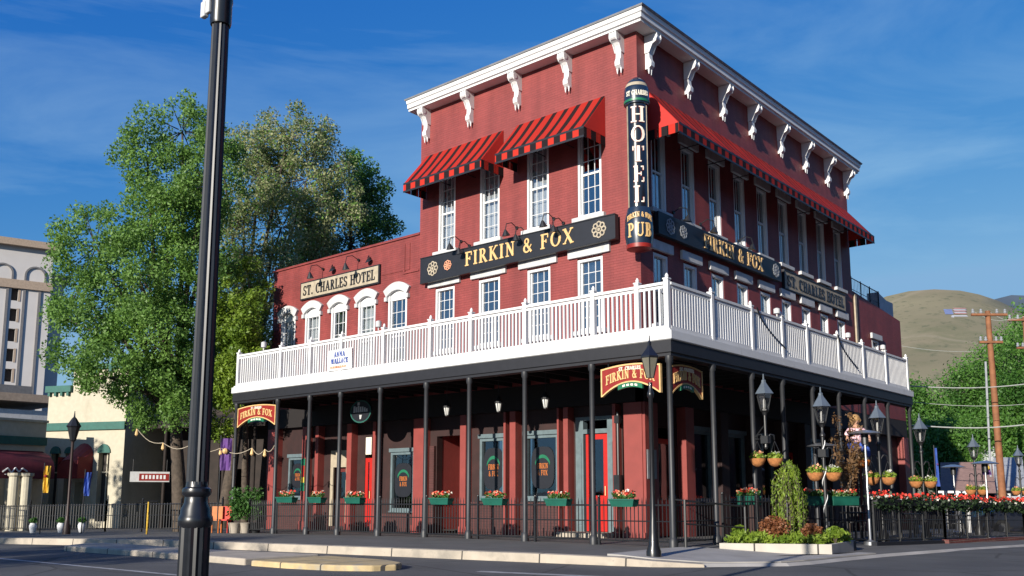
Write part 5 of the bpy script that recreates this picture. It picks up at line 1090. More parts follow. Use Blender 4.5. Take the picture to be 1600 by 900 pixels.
# ================================================================ LEFT SIDE
def frame(pL, pR, z0=0):       # local frame: x along facade left->right, y outward (towards viewer), z up
    pL = Vector((pL[0], pL[1], 0)); pR = Vector((pR[0], pR[1], 0)); d = (pR-pL).normalized(); n = Vector((d.y, -d.x, 0)); return lambda v: pL+d*v.x+n*v.y+Vector((0, 0, v.z+z0))
def zz(px, py, dd): return at(px, py, dd).z
# tower hotel far behind
pL, pR = at(-70, 500, 119.3), at(76, 500, 120); F = frame(pL, pR); Wt = (Vector((pR.x, pR.y))-Vector((pL.x, pL.y))).length
tw = thing('tower_building', 'tall pale high-rise with brown cornice behind the big left tree', 'building', (pL.x, pL.y, -1))
ztop = zz(76, 392, 120); s = MB(F); zb = -1
wx = Wt-62/1431*120*1.0*.0; winx = [Wt*(1-(76-p_)/146.) for p_ in (18,)]
hol = []; cxw = Wt*((18+70)/146.)
zl = [zz(18, v, 118) for v in (455, 488, 520, 552, 584, 616)]
for z in zl: hol.append((cxw-.35, cxw+.35, z-.75, z+.75))
def grid2(s, u0, u1, z0, z1, holes, d0, d1_):
    us = sorted({u0, u1, *[h[0] for h in holes], *[h[1] for h in holes]}); zs = sorted({z0, z1, *[h[2] for h in holes], *[h[3] for h in holes]})
    for i in range(len(us)-1):
        for j in range(len(zs)-1):
            uc = (us[i]+us[i+1])/2; zc = (zs[j]+zs[j+1])/2
            if not any(h[0] < uc < h[1] and h[2] < zc < h[3] for h in holes): s.box((us[i], d0, zs[j]), (us[i+1], d1_, zs[j+1]))
grid2(s, 0, Wt, zb, ztop, hol, -.6, 0); s.box((0, -14, zb), (Wt, -.601, ztop)); s.build('wall', m['towerw'], tw)
s = MB(F); s.box((Wt-.0, -11, zb), (Wt+2.0, -5, ztop-2.4)); s.build('stair_wing', m['towerw'], tw)
s = MB(F); s.box((-1, -15, ztop), (Wt+.7, .8, ztop+.8)); s.box((Wt-.2, -11.6, ztop-2.4), (Wt+2.6, -4.4, ztop-1.8)); s.build('cornice', m['towert'], tw)
zband = zz(40, 441, 118); s = MB(F); s.box((-.2, 0.001, zband-.5), (Wt+.15, .3, zband+.5)); s.build('stone_band', m['towert'], tw)
s = MB(F)
for p_ in (6, 33, 58):
    u = Wt*((p_+70)/146.); s.box((u-.14, .001, zb), (u+.14, .14, zband-.51))
s.build('rib', m['towerl'], tw)
for p_ in (-4, 49):
    u = Wt*((p_+70)/146.); s = MB(F); n = 10; ro, ri, zc = 1.15, .95, zband+1.2
    for i in range(n):
        t0, t1 = PI*i/n, PI*(i+1)/n; s.prism([(u+ro*math.cos(t0), zc+ro*math.sin(t0)), (u+ro*math.cos(t1), zc+ro*math.sin(t1)), (u+ri*math.cos(t1), zc+ri*math.sin(t1)), (u+ri*math.cos(t0), zc+ri*math.sin(t0))], lambda q_: (q_[0], .001, q_[1]), lambda q_: (q_[0], .15, q_[1]))
    for sg_ in (-1, 1): s.box((u+sg_*1.05-.1, .001, zband+.5), (u+sg_*1.05+.1, .15, zc))
    s.build('arch_trim', m['towerl'], tw)
for i, z in enumerate(zl): 
    s = MB(F); s.box((cxw-.35, -.5, z-.75), (cxw+.35, -.45, z+.75)); s.build('window', m['interior'], tw)
    s = MB(F); s.box((cxw+.36, .001, z-.8), (cxw+.6, .05, z+.8)); s.build('shutter', m['towert'], tw)
# low buildings between tower and cream shop
pL, pR = at(-80, 640, 62), at(100, 640, 64); F = frame(pL, pR); W_ = (Vector((pR.x, pR.y))-Vector((pL.x, pL.y))).length
lb_ = thing('flat_roof_building', 'low white flat-roofed building with brown eaves behind the maroon awning shop', 'building', (pL.x, pL.y, -1)); s = MB(F); s.box((0, -8, -1), (W_, 0, zz(40, 640, 63))); s.build('wall', m['offwhite'], lb_)
s = MB(F); s.box((-.3, -8, zz(40, 628, 63)), (W_, .5, zz(40, 616, 63))); s.build('eaves', m['towert'], lb_); s = MB(F); s.box((0, -7, zz(40, 616, 63)), (W_*.75, -1, zz(40, 600, 63))); s.build('roof_box', m['greyroof'], lb_)
# maroon awning shop
pL, pR = at(-90, 760, 41.5), at(66, 760, 43.5); F = frame(pL, pR); W_ = (Vector((pR.x, pR.y))-Vector((pL.x, pL.y))).length; z0 = -.63
sh = thing('awning_shop', 'single storey cream shop with green stripe and maroon awning at the left picture edge', 'building', (pL.x, pL.y, z0)); zt = zz(30, 657, 42.5)
s = MB(F); grid2(s, 0, W_, z0, zt, [(1.2, W_-.5, z0, 1.9)], -.3, 0); s.box((0, -6, z0), (W_, -2.2, zt)); s.box((W_-.3, -2.2, z0), (W_, -.301, zt)); s.build('wall', m['stucco'], sh)
s = MB(F); s.box((-.1, .001, zz(30, 694, 42.5)), (W_+.02, .08, zz(30, 681, 42.5))); s.build('green_stripe', m['grn'], sh)
s = MB(F); s.box((-.05, -.35, zt), (W_+.05, .06, zt+.1)); s.build('coping', m['stucco'], sh)
u1 = W_-.1; s = MB(F); pr = [(0.002, 2.85)]+[(.95*math.sin(R(90*i/6)), 1.95+.85*math.cos(R(90*i/6))) for i in range(7)]+[(.95, 1.7), (.002, 1.7)]
s.prism(pr, lambda q_: (.2, q_[0], q_[1]), lambda q_: (u1, q_[0], q_[1])); s.build('awning', m['maroon'], sh, smooth=True)
s = MB(F); s.path([(u1-2.2, .98, 1.95), (u1-2.0, .98, 2.1), (u1-1.85, .98, 1.9), (u1-1.7, .98, 2.12), (u1-1.55, .98, 1.95), (u1-1.4, .98, 2.1), (u1-1.2, .98, 1.98)], .03, 5); s.path([(u1-2.1, .98, 1.85), (u1-1.3, .98, 1.88)], .02, 5); s.build('awning_script', m['white'], sh)
for px in (22, 41): q_ = at(px, 760, 41.2); s = MB(); s.lathe((q_.x, q_.y, 0), [(.26, z0), (.26, z0+.2), (.2, z0+.3), (.2, 1.75), (.26, 1.8), (.26, 1.9)], 14); s.build('column', m['stucco'], sh)
# cream building with crenellated parapet
pL, pR = at(66, 760, 46.5), at(190, 760, 43.5); F = frame(pL, pR); W_ = (Vector((pR.x, pR.y))-Vector((pL.x, pL.y))).length; z0 = -.7; dm = 45
cr_ = thing('cream_building', 'cream stucco building with stepped parapet, arched windows and green bands', 'building', (pL.x, pL.y, z0))
X = lambda px: W_*(px-66)/124.; zc = lambda py: zz(128, py, dm)
win = [(77, 91), (100, 112), (152, 169)]; hol = [(X(a_), X(b_), z0+.6, zc(708)) for a_, b_ in win]+[(X(118), X(133), z0, 1.6)]
s = MB(F); grid2(s, 0, W_, z0, zc(611), hol, -.4, 0); s.box((0, -9, z0), (.3, -.401, zc(611))); s.box((W_-.3, -9, z0), (W_, -.401, zc(611))); s.box((.3, -9, z0), (W_-.3, -8.7, zc(611))); s.box((.3, -8.7, zc(640)), (W_-.3, -.401, zc(636)))
s.box((X(104), -.4, zc(611)), (W_, 0, zc(577))); s.build('wall', m['stucco'], cr_)
s = MB(F); s.box((-.1, -.5, zc(611)), (X(104), .15, zc(601))); 
for i in range(4): s.box((X(67+i*10), .001, zc(617)), (X(70.5+i*10), .12, zc(611)))
s.box((X(104)-.05, -.45, zc(577)), (W_+.1, .15, zc(569))); s.box((-.05, .001, zc(672)), (W_+.05, .12, zc(660))); s.build('green_trim', m['grn'], cr_)
for i in range(3): s = MB(F); s.box((X(118+i*22), .001, zc(583)), (X(122+i*22), .12, zc(577))); s.build('dentil', m['grn'], cr_)
for i, (a_, b_) in enumerate(win):
    s = MB(F); u_ = (X(a_)+X(b_))/2; hw = (X(b_)-X(a_))/2+.05; n = 8
    s.prism([(u_+hw*math.cos(PI*k/n), zc(708)+hw*1.1*math.sin(PI*k/n)) for k in range(n+1)], lambda q_: (q_[0], .001, q_[1]), lambda q_: (q_[0], .06, q_[1])); w_ = s.build('window_arch', m['grn'], cr_)
    s = MB(F); s.box((X(a_), -.3, z0+.6), (X(b_), -.26, zc(708))); s.build('window', m['interior'], cr_)
    s = MB(F); s.box((u_-.03, -.255, z0+.6), (u_+.03, -.2, zc(708))); s.box((X(a_), -.255, 2.0), (X(b_), -.21, 2.06)); s.build('window_bars', m['stucco'], cr_)
s = MB(F); s.box((X(118), -.35, z0), (X(133), -.3, 1.6)); s.build('door', m['tan'], cr_)
s = MB(F); n = 8; a_, b_ = X(113), X(144); u_ = (a_+b_)/2; hw = (b_-a_)/2
for i in range(n):
    t0, t1 = PI*i/n, PI*(i+1)/n
    s.add([(u_+hw*math.cos(t0), .005, zc(712)+.55*math.sin(t0)), (u_+hw*math.cos(t1), .005, zc(712)+.55*math.sin(t1)), (u_+hw*.95*math.cos(t1), .9, zc(730)+.3*math.sin(t1)), (u_+hw*.95*math.cos(t0), .9, zc(730)+.3*math.sin(t0))], [(0, 1, 2, 3)])
s.box((a_+.02, .86, zc(748)), (b_-.02, .9, zc(730))); s.box((a_, .01, zc(748)), (a_+.03, .88, zc(715))); s.box((b_-.03, .01, zc(748)), (b_, .88, zc(715))); s.prism([(u_+hw*.95*math.cos(PI*k/n), zc(731)+.3*math.sin(PI*k/n)) for k in range(n+1)], lambda q_: (q_[0], .87, q_[1]), lambda q_: (q_[0], .905, q_[1])); s.build('awning', mat('red_canvas', (.26, .02, .025), .7), cr_)
# dark timber building: shade of trees and porch roof put into its brown siding
pL, pR = at(190, 760, 47), at(436, 760, 42); F = frame(pL, pR); W_ = (Vector((pR.x, pR.y))-Vector((pL.x, pL.y))).length; z0 = -.75
dk = thing('timber_building', 'low dark timber building in deep shade behind the big tree trunks', 'building', (pL.x, pL.y, z0)); X = lambda px: W_*(px-190)/246.
s = MB(F); grid2(s, 0, W_, z0, zz(300, 640, 44), [(X(205), X(255), z0, 2.0), (X(300), X(330), z0, 1.6), (X(345), X(385), .2, 2.2)], -.3, 0); s.box((0, -9, z0), (W_, -5, zz(300, 640, 44))); s.build('wall', m['brown'], dk)
s = MB(F); zr = zz(300, 640, 44); s.add([(-.4, 1.6, zr-.9), (W_+.2, 1.6, zr-.9), (W_+.2, -3.5, zr+.8), (-.4, -3.5, zr+.8), (-.4, 1.6, zr-.75), (W_+.2, 1.6, zr-.75), (W_+.2, -3.5, zr+.95), (-.4, -3.5, zr+.95), (-.4, -9, zr-.5), (W_+.2, -9, zr-.5)], [(0, 1, 2, 3), (4, 5, 6, 7), (0, 1, 5, 4), (7, 6, 9, 8), (3, 2, 9, 8)]); s.build('roof', m['brown'], dk)
for i in range(6): s = MB(F); u_ = .4+(W_-.8)*i/5; s.tube((u_, 1.4, z0), (u_, 1.4, zr-.85), .07); s.build('porch_post', m['brown'], dk)
s = MB(F); s.box((0.02, .0, z0), (.5, .4, zz(190, 672, 47))); s.build('grey_pier', m['greyroof'], dk)
# red and white sign board
pL, pR = at(203, 745, 41), at(256, 745, 41); F = frame(pL, pR); z0_ = zz(230, 753, 41); z1_ = zz(230, 737, 41)
t = thing('sign_board', 'small white signboard with red lettering hanging on the dark timber building', 'sign', (pL.x, pL.y, z0_)); s = MB(F); s.box((0, 0, z0_), (1.52, .04, z1_)); s.build('board', m['offwhite'], t)
s = MB(F); s.box((.35, .041, z0_+.05), (1.5, .05, z1_-.08)); s.build('red_panel', m['signred'], t); s = MB(F)
for i in range(7): s.box((.45+i*.14, .051, z0_+.12), (.53+i*.14, .056, z1_-.14))
s.build('lettering', m['white'], t); s = MB(F); s.tube((.1, .02, z1_), (.1, .02, z1_+.5), .01); s.tube((1.4, .02, z1_), (1.4, .02, z1_+.5), .01); s.build('chain', m['black'], t)
# string lights
def strlights(pts, lb):
    t = thing('string_lights', lb, 'string lights', pts[0]); s = MB(); bl = []
    for a_, b_ in zip(pts[:-1], pts[1:]):
        n = 6; q_ = [a_.lerp(b_, i/n)-Vector((0, 0, .18*math.sin(PI*i/n))) for i in range(n+1)]; s.path(q_, .012, 4)
    s.build('cord', m['tan'], t)
    for a_ in pts: k = MB(); k.lathe(a_+Vector((0, 0, -.2)), [(.02, -.04), (.06, 0), (.05, .08), (.025, .16), (.02, .2)], 8); k.build('bulb', m['gold'], t)
strlights([at(214, 670, 33), at(255, 692, 32.5), at(300, 694, 32), at(345, 700, 31), at(394, 700, 30.6), at(414, 702, 30.3), at(432, 690, 30)], 'string of warm bulbs slung between the big tree and the porch end')
# small colourful things beside the fence
def flagp(px, py0, py1, dd, mt, lb, wpx=14, mt2=None):
    p0 = onground(px, dd); t = thing('banner_flag', lb, 'flag', p0); ztp = zz(px, py0, dd); zbt = zz(px, py1, dd); s = MB(); s.tube(p0, (p0.x, p0.y, ztp+.1), .02); s.build('pole', m['black'], t)
    wd = wpx/1431*dd; s = MB(); n = 6; V = []
    for j in range(7):
        for i in range(n+1): q_ = Vector((p0.x, p0.y, zbt+(ztp-zbt)*j/6))+rd*(wd*i/n)+fd*(.05*math.sin(i*1.4+j*.5)); V.append(q_)
    s.add(V, [(j*(n+1)+i, j*(n+1)+i+1, (j+1)*(n+1)+i+1, (j+1)*(n+1)+i) for j in range(6) for i in range(n)]); s.build('cloth', mt, t)
    if mt2: s = MB(); c_ = Vector((p0.x, p0.y, (zbt+ztp)/2+.1))+rd*wd*.5+fd*.07; s.ball(c_, wd*.28, 8); s.build('emblem', mt2, t)
flagp(345, 685, 735, 31, m['purple'], 'purple banner with a golden shape on a pole just right of the foreground lamp post', 16, m['gold'])
flagp(72, 728, 770, 34, m['yel'], 'yellow and red pennant on a pole in front of the cream building', 8, m['signred'])
flagp(136, 738, 775, 34, m['bluep'], 'dark blue furled flag in front of the cream building right window', 8)
for i, (px, lb) in enumerate([(61, 'leftmost'), (104, 'middle'), (136, 'rightmost')]):
    p0 = onground(px, 36); t = thing('globe_planter', f'white round planter behind the left fence, {lb} of three', 'planter', p0, 'white round planters'); s = MB(); s.lathe(p0, [(.08, 0), (.12, .15), (.13, .24), (.10, .32), (.09, .34)], 16); s.build('bowl', m['white'], t, smooth=True)
    P, a, b = cards([(p0.x, p0.y, p0.z+.42)], [(.14, .14, .11)], 160, .045, 300+i); cardmesh('foliage', m['leafD'], P, a, b, t)
p0 = onground(237, 31.5); t = thing('yellow_bicycle', 'yellow bicycle parked end-on behind the left fence', 'bicycle', p0)
dv = (fd*.9+rd*.35).normalized(); FFb = lambda v: p0+dv*v.x+Vector((-dv.y, dv.x, 0))*v.y+Vector((0, 0, v.z))
for cxx in (-.5, .5):
    s = MB(FFb); n = 20; [s.tube((cxx+.32*math.cos(2*PI*i/n), 0, .34+.32*math.sin(2*PI*i/n)), (cxx+.32*math.cos(2*PI*(i+1)/n), 0, .34+.32*math.sin(2*PI*(i+1)/n)), .025, n=5) for i in range(n)]; [s.tube((cxx, 0, .34), (cxx+.31*math.cos(k), 0, .34+.31*math.sin(k)), .004, n=3) for k in range(6)]; s.build('wheel', m['yel'], t)
s = MB(FFb); s.path([(-.5, 0, .34), (-.05, 0, .3), (.35, 0, .8), (-.2, 0, .78), (-.05, 0, .3)], .022, 6); s.path([(-.5, 0, .34), (-.2, 0, .78), (-.23, 0, .92)], .018, 6); s.path([(.5, 0, .34), (.35, 0, .8), (.32, 0, 1.0)], .02, 6); s.build('frame', m['yel'], t)
s = MB(FFb); s.tube((.32, -.28, 1.02), (.32, .28, 1.02), .015); s.build('handlebar', m['black'], t); s = MB(FFb); s.box((-.34, -.06, .92), (-.12, .06, .97)); s.build('saddle', m['black'], t, bevel=.02)
for i, (px, mt, lb) in enumerate([(342, 'orange', 'orange plastic garden chair right of the foreground lamp post'), (356, 'redflower', 'red plastic garden chair next to the orange one')]):
    p0 = onground(px, 31.5); t = thing('garden_chair', lb, 'chair', p0); F = lambda v: p0+rd*v.x+fd*v.y+Vector((0, 0, v.z)); s = MB(F); s.box((-.18, -.18, .4), (.18, .2, .44)); s.build('seat', m[mt], t); s = MB(F); s.box((-.17, -.2, .44), (.17, -.16, .85)); s.build('backrest', m[mt], t)
    for sx in (-.15, .15):
        for sy in (-.15, .15): s = MB(F); s.tube((sx, sy, .4), (sx, sy, 0), .018); s.build('leg', m[mt], t)
# planter pots at the porch end
for i, px in enumerate((372, 388, 404)):
    p0 = onground(px, 31.0); t = thing('potted_shrub', ['leafy dark potted shrub at the porch end, left of three', 'leafy potted shrub in a pale pot at the porch end, middle of three', 'leafy dark potted shrub against the porch column, right of three'][i], 'potted plant', p0); s = MB(); s.lathe(p0, [(.14, 0), (.2, .3), (.22, .32), (.2, .33)], 14); s.build('pot', m['curb'] if i != 2 else m['black'], t, smooth=True)
    P, a, b = cards([(p0.x, p0.y, p0.z+.75), (p0.x, p0.y, p0.z+1.15)], [(.3, .3, .35), (.22, .22, .35)], 700, .05, 310+i); cardmesh('foliage', m['leafD'], P, a, b, t)
# ---- big trees, left
def B_(px, py, dd, rx, rz, ry=None):
    p_ = at(px, py, dd); k = dd/1431.; return (tuple(p_), (rx*k, (ry or rx)*k, rz*k))
tree('cottonwood_tree', 'largest bright green tree, its trunk left of the foreground lamp post', onground(290, 35),
     [B_(285, 205, 36, 62, 52), B_(230, 245, 36, 46, 52), B_(320, 280, 35, 60, 80), B_(262, 340, 36, 80, 70), B_(150, 385, 36, 56, 62), B_(215, 430, 35, 85, 66), B_(310, 430, 35, 62, 90), B_(120, 455, 36, 34, 60), B_(150, 520, 35, 70, 56), B_(240, 540, 34, 80, 66), B_(170, 590, 34, 60, 32), B_(320, 560, 35, 52, 70), B_(265, 620, 34, 62, 40), B_(222, 610, 34, 40, 52)],
     m['leafA'], 400, 115000, .055, .24, 11, clump_r=.52, fork=.26)
t_ = None
tree('willow_tree', 'tall olive green tree with pale thin top, behind the cottonwood and the hotel wing', onground(352, 41),
     [B_(450, 215, 42, 74, 58), B_(405, 270, 42, 58, 78), B_(480, 280, 42, 70, 74), B_(440, 355, 42, 84, 66), B_(380, 340, 41, 46, 70), B_(520, 330, 42, 52, 66), B_(420, 450, 41, 80, 76), B_(500, 400, 42, 56, 42), B_(350, 520, 41, 60, 90), B_(345, 240, 42, 24, 60)],
     [m['leafB'], m['leafB'], m['leafB'], m['leafA']], 260, 72000, .06, .25, 12, clump_r=.62, fork=.3)
tree('elm_tree', 'dense dark green tree rising behind the left hotel wing, right of the olive tree', at(545, 800, 45),
     [B_(575, 300, 45, 38, 46), B_(588, 345, 45, 36, 46), B_(545, 290, 45, 42, 50), B_(545, 380, 45, 60, 52), B_(505, 420, 45, 50, 40)],
     m['leafD'], 120, 34000, .065, .25, 13, clump_r=.6, fork=.4)
tree('young_tree', 'yellow-green leafy tree hugging the left end of the hotel balcony', onground(388, 35),
     [B_(388, 440, 35, 30, 36), B_(370, 490, 34, 40, 56), B_(396, 505, 36, 24, 56), B_(360, 570, 34, 40, 60), B_(400, 590, 34, 30, 60), B_(350, 640, 34, 34, 50)],
     m['leafC'], 110, 30000, .058, .12, 14, clump_r=.42, fork=.45)
# second trunk of the cottonwood group seen in front of the timber building
tree('background_tree', 'dark leafy low tree behind the timber building roof', onground(250, 52), [B_(235, 600, 52, 60, 44), B_(310, 610, 52, 60, 50), B_(370, 620, 50, 50, 50)], m['leafD'], 70, 9000, .14, .2, 15, clump_r=.8)

# ================================================================ RIGHT SIDE
specs = [(1440, 675, 75, 46, 48), (1425, 660, 70, 30, 48), (1480, 700, 78, 44, 40), (1508, 640, 82, 36, 72), (1545, 625, 85, 44, 74), (1575, 610, 80, 46, 82), (1612, 590, 74, 46, 96), (1650, 600, 80, 50, 100), (1462, 700, 66, 40, 34), (1530, 700, 70, 46, 34), (1590, 700, 72, 46, 40)]
tl = ['next to the balcony end, behind the fourth patio lamp', 'directly touching the end of the white balcony in the picture', 'in the dip below the bare hill slope', 'with a pointed top left of the utility pole', 'directly behind the wooden utility pole', 'tall, right of the utility pole', 'tallest, at the right picture edge', 'half outside the picture at the right', 'low, behind the flag pole', 'low, behind the grey roof', 'low, behind the roofs at the right edge']
for i, (px, py, dd, rx, rz) in enumerate(specs):
    k = rz
    tree('broadleaf_tree', 'bright green tree '+tl[i], onground(px, dd, False), [B_(px, py, dd, rx*.9, rz*.95), B_(px-rx*.4, py+rz*.4, dd, rx*.7, rz*.6), B_(px+rx*.45, py+rz*.35, dd, rx*.7, rz*.65), B_(px, py+rz*.8, dd, rx, rz*.5), B_(px+(rx*.2 if i % 2 else -rx*.15), py-rz*.75, dd, rx*.4, rz*.42)], m['leafE'], 140, 26000, .10, .25, 30+i, 'trees below the hill', clump_r=1.25, fork=.3)
# flag laid out on the hillside
def hillpt(px, py):        # on the hill's face: same sweep as the hill mesh
    lo, hi = 400., 900.; base = None
    for k in range(40):
        d_ = (lo+hi)/2; p_ = at(px, py, d_); xs = [q[0] for q in hp]; j = max(0, min(len(hp)-2, next((i for i in range(len(hp)-1) if hp[i+1][0] >= px), 0))); f_ = (px-hp[j][0])/(hp[j+1][0]-hp[j][0]); yt = hp[j][1]+(hp[j+1][1]-hp[j][1])*f_
        zt_ = at(px, yt, 900).z; t_ = 1-(900-d_)/500; zs_ = -2+(zt_+2)*max(0, t_)**1.12
        if p_.z > zs_: lo = d_
        else: hi = d_
    return at(px, py, lo-4)
fl = thing('hillside_flag', 'large red, white and blue flag laid out in painted stones on the dry hill', 'flag', hillpt(1490, 490))
def hquad(s, x0, y0, x1, y1, sk=3):
    n = 4; V = []
    for j in range(n+1):
        for i in range(n+1): V.append(hillpt(x0+(x1-x0)*i/n+sk*j/n, y0+(y1-y0)*j/n))
    s.add(V, [(j*(n+1)+i, j*(n+1)+i+1, (j+1)*(n+1)+i+1, (j+1)*(n+1)+i) for j in range(n) for i in range(n)])
s = MB(); hquad(s, 1474, 483, 1487, 491); s.build('blue_field', mat('blue_stones', (.22, .28, .5), .9, var=.2, scale=.3), fl)
s = MB(); 
for k in range(3): hquad(s, 1488+k, 481+k*4, 1508+k*.5, 482.6+k*4)
s.build('red_stripes', mat('red_stones', (.6, .32, .28), .9, var=.2, scale=.3), fl)
s = MB(); 
for k in range(2): hquad(s, 1488+k, 483.2+k*4, 1508, 484.8+k*4)
hquad(s, 1486, 492.5, 1510, 494.5); hquad(s, 1488, 499, 1509, 502); hquad(s, 1486, 494, 1490, 500); s.build('white_stripes', m['offwhite'], fl)
# utility poles and wires
def upole(px, py, dd, lb, lean=(0, 0), x2=None):
    b0 = onground(px[0], dd, False); tp = at(px[1], py, dd); t = thing('utility_pole', lb, 'utility pole', b0, 'utility poles'); s = MB(); s.tube(b0, tp, .19, .13, n=10); s.build('pole', m['wood'], t, smooth=True)
    ax = rd*1.0; k = dd/1431.
    for (dz, hw) in ((-6*k, 25*k), (-45*k, 16*k)):
        c_ = tp+Vector((0, 0, dz)); s = MB(); s.tube(c_-ax*hw+fd*.12, c_+ax*hw+fd*.12, .08, n=4); s.build('crossarm', m['wood'], t)
        for f_ in (-.9, -.45, .45, .9): s = MB(); s.lathe(c_+ax*hw*f_+fd*.12+Vector((0, 0, .06)), [(.05, 0), (.09, .06), (.05, .12), (.07, .18), (.03, .24)], 8); s.build('insulator', m['greytrim'], t)
    return t, tp, b0
t1, tp1, b1 = upole((1561, 1543), 486, 52, 'leaning brown wooden utility pole with crossarms in front of the trees')
s = MB(); q0_ = at(1548, 745, 51.5); q1_ = at(1540, 565, 51.5); s.tube(q0_, q1_, .055, n=8); s.build('white_conduit', m['greytrim'], t1)
t2, tp2, b2 = upole((1612, 1601), 494, 58, 'second wooden utility pole at the right picture edge, only its crossarm showing')
wr = thing('power_lines', 'pale overhead cables crossing in front of the trees at the right', 'cables', tuple(at(1400, 590, 50)))
for (xa, ya, xb, yb, dd, r_) in [(1405, 602, 1700, 585, 50, .05), (1405, 626, 1700, 620, 50, .025), (1420, 664, 1700, 648, 50, .06), (1405, 540, 1543, 548, 120, .04), (1543, 485, 1601, 494, 54, .02), (1520, 486, 1590, 495, 54, .02)]:
    s = MB(); a_ = at(xa, ya, dd); b_ = at(xb, yb, dd); q_ = [a_.lerp(b_, i/10)-Vector((0, 0, .35*math.sin(PI*i/10))) for i in range(11)]; s.path(q_, r_*.5, 5); s.build('cable', m['cable'], wr)
# low buildings
def lowb(name, px0, px1, pyt, dd, mt, roofmt, lb, pitched=True, eave=0):
    a_ = at(px0, 750, dd); b_ = at(px1, 750, dd); F = frame(a_, b_); W_ = (Vector((b_.x, b_.y))-Vector((a_.x, a_.y))).length; z0 = g(a_.x, a_.y)-.1; zt = at(px0, pyt, dd).z
    t = thing(name, lb, 'building', (a_.x, a_.y, z0)); h_ = zt-z0; zw = z0+h_*.55
    s = MB(F); grid2(s, 0, W_, z0, zw, [(W_*.15, W_*.4, z0+.5, zw-.3), (W_*.55, W_*.85, z0+.3, zw-.3)], -.3, 0); s.box((0, -6, z0), (W_, -3, zw)); s.box((0, -3, z0), (.2, -.3, zw)); s.box((W_-.2, -3, z0), (W_, -.3, zw)); s.build('wall', m[mt], t)
    s = MB(F); s.prism([(.6, zw-.05), (-3, zt), (-6.5, zw-.05)], lambda q_: (-.3, q_[0], q_[1]), lambda q_: (W_+.3, q_[0], q_[1])); s.build('roof', m[roofmt], t)
    s = MB(F); s.box((W_*.15, -.25, z0+.5), (W_*.4, -.2, zw-.3)); s.box((W_*.55, -.25, z0+.3), (W_*.85, -.2, zw-.3)); s.build('window', m['interior'], t)
m['rosybrick'] = mat('rosy_roof', (.32, .2, .17), .9)
lowb('low_building', 1478, 1545, 720, 58, 'brown', 'rosybrick', 'low building with rosy brown roof behind the patio lamps')
lowb('low_building', 1563, 1592, 712, 60, 'offwhite', 'greytrim', 'small pale building right of the utility pole')
lowb('low_building', 1530, 1556, 695, 66, 'offwhite', 'offwhite', 'small white building just left of the utility pole')
# vehicles beyond the fence
def car(px, dd, mt, lb, ang=0., kind='car', L_=4.5):
    b0 = onground(px, dd, False); t = thing('parked_car' if kind == 'car' else 'parked_pickup', lb, kind if kind == 'car' else 'pickup truck', b0); dv = (rd*math.cos(ang)+fd*math.sin(ang)); nn = Vector((-dv.y, dv.x, 0)); F = lambda v: b0+dv*v.x+nn*v.y+Vector((0, 0, v.z)); h = L_/2
    if kind == 'car': pr = [(-h, .35), (-h, .8), (-h*.75, .95), (-h*.5, 1.35), (-h*.35, 1.45), (h*.2, 1.45), (h*.45, .98), (h*.95, .85), (h, .6), (h, .35)]; gl = [(-h*.62, .98), (-h*.45, 1.34), (-h*.33, 1.4), (h*.17, 1.4), (h*.38, .98)]
    else: pr = [(-h, .45), (-h, 1.05), (-h*.15, 1.05), (-h*.12, 1.75), (h*.3, 1.75), (h*.5, 1.15), (h*.95, 1.05), (h, .8), (h, .45)]; gl = [(-h*.08, 1.15), (-h*.06, 1.68), (h*.27, 1.68), (h*.42, 1.15)]
    s = MB(F); s.prism(pr, lambda q_: (q_[0], -.85, q_[1]), lambda q_: (q_[0], .85, q_[1])); s.build('body', m[mt], t, bevel=.05)
    s = MB(F); s.prism(gl, lambda q_: (q_[0], -.856, q_[1]), lambda q_: (q_[0], .856, q_[1])); s.build('side_windows', m['gloss'], t)
    for sx in (-.6, .6):
        for sy in (-.86, .86):
            s = MB(F); s.tube((sx*h, sy-.1*(1 if sy > 0 else -1), .33), (sx*h, sy+.02*(1 if sy > 0 else -1), .33), .33, n=18); w_ = s.build('wheel', m['tyre'], t); s = MB(F); s.tube((sx*h, sy, .33), (sx*h, sy+.03*(1 if sy > 0 else -1), .33), .19, n=12); s.build('rim', m['steel'], w_)
    for sy in (-.6, .6): s = MB(F); s.box((h-.03, sy-.15, .62 if kind == 'car' else .85), (h+.015, sy+.15, .75 if kind == 'car' else .98)); s.build('headlight', m['bulb'], t)
car(1435, 48, 'cardark', 'dark blue parked car left of the flag pole, behind the flowers')
car(1505, 50, 'carred', 'dark red parked car behind the white table frame')
car(1590, 44, 'cardark', 'dark blue parked car at the right picture edge behind the flowers')
car(1583, 52, 'carwhite', 'white pickup truck at the right picture edge', kind='pickup')
# white table frame
a_ = at(1466, 768, 38); b_ = at(1527, 768, 38); F = frame(a_, b_); W_ = (b_-a_).length; z0 = gs(a_.x, a_.y); zt = at(1490, 767, 38).z
t = thing('white_table', 'white outdoor trestle table standing beyond the flower trough', 'table', (a_.x, a_.y, z0)); s = MB(F); s.box((0, -.7, zt-.08), (W_, 0, zt)); s.build('tabletop', m['white'], t)
for u_ in (.2, .62, W_-.35):
    s = MB(F); s.box((u_-.06, -.1, z0), (u_+.06, -.02, zt-.081)); s.build('leg', m['white'], t)
flagp(1459, 700, 760, 36, m['bluep'], 'furled blue and purple flag on a pale pole beyond the patio', 5, m['purple'])
# wire-hung bits done; pennant near heater
flagp(1532, 728, 742, 40, m['purple'], 'small purple and yellow pennant near the right patio heater', 12, m['yel'])

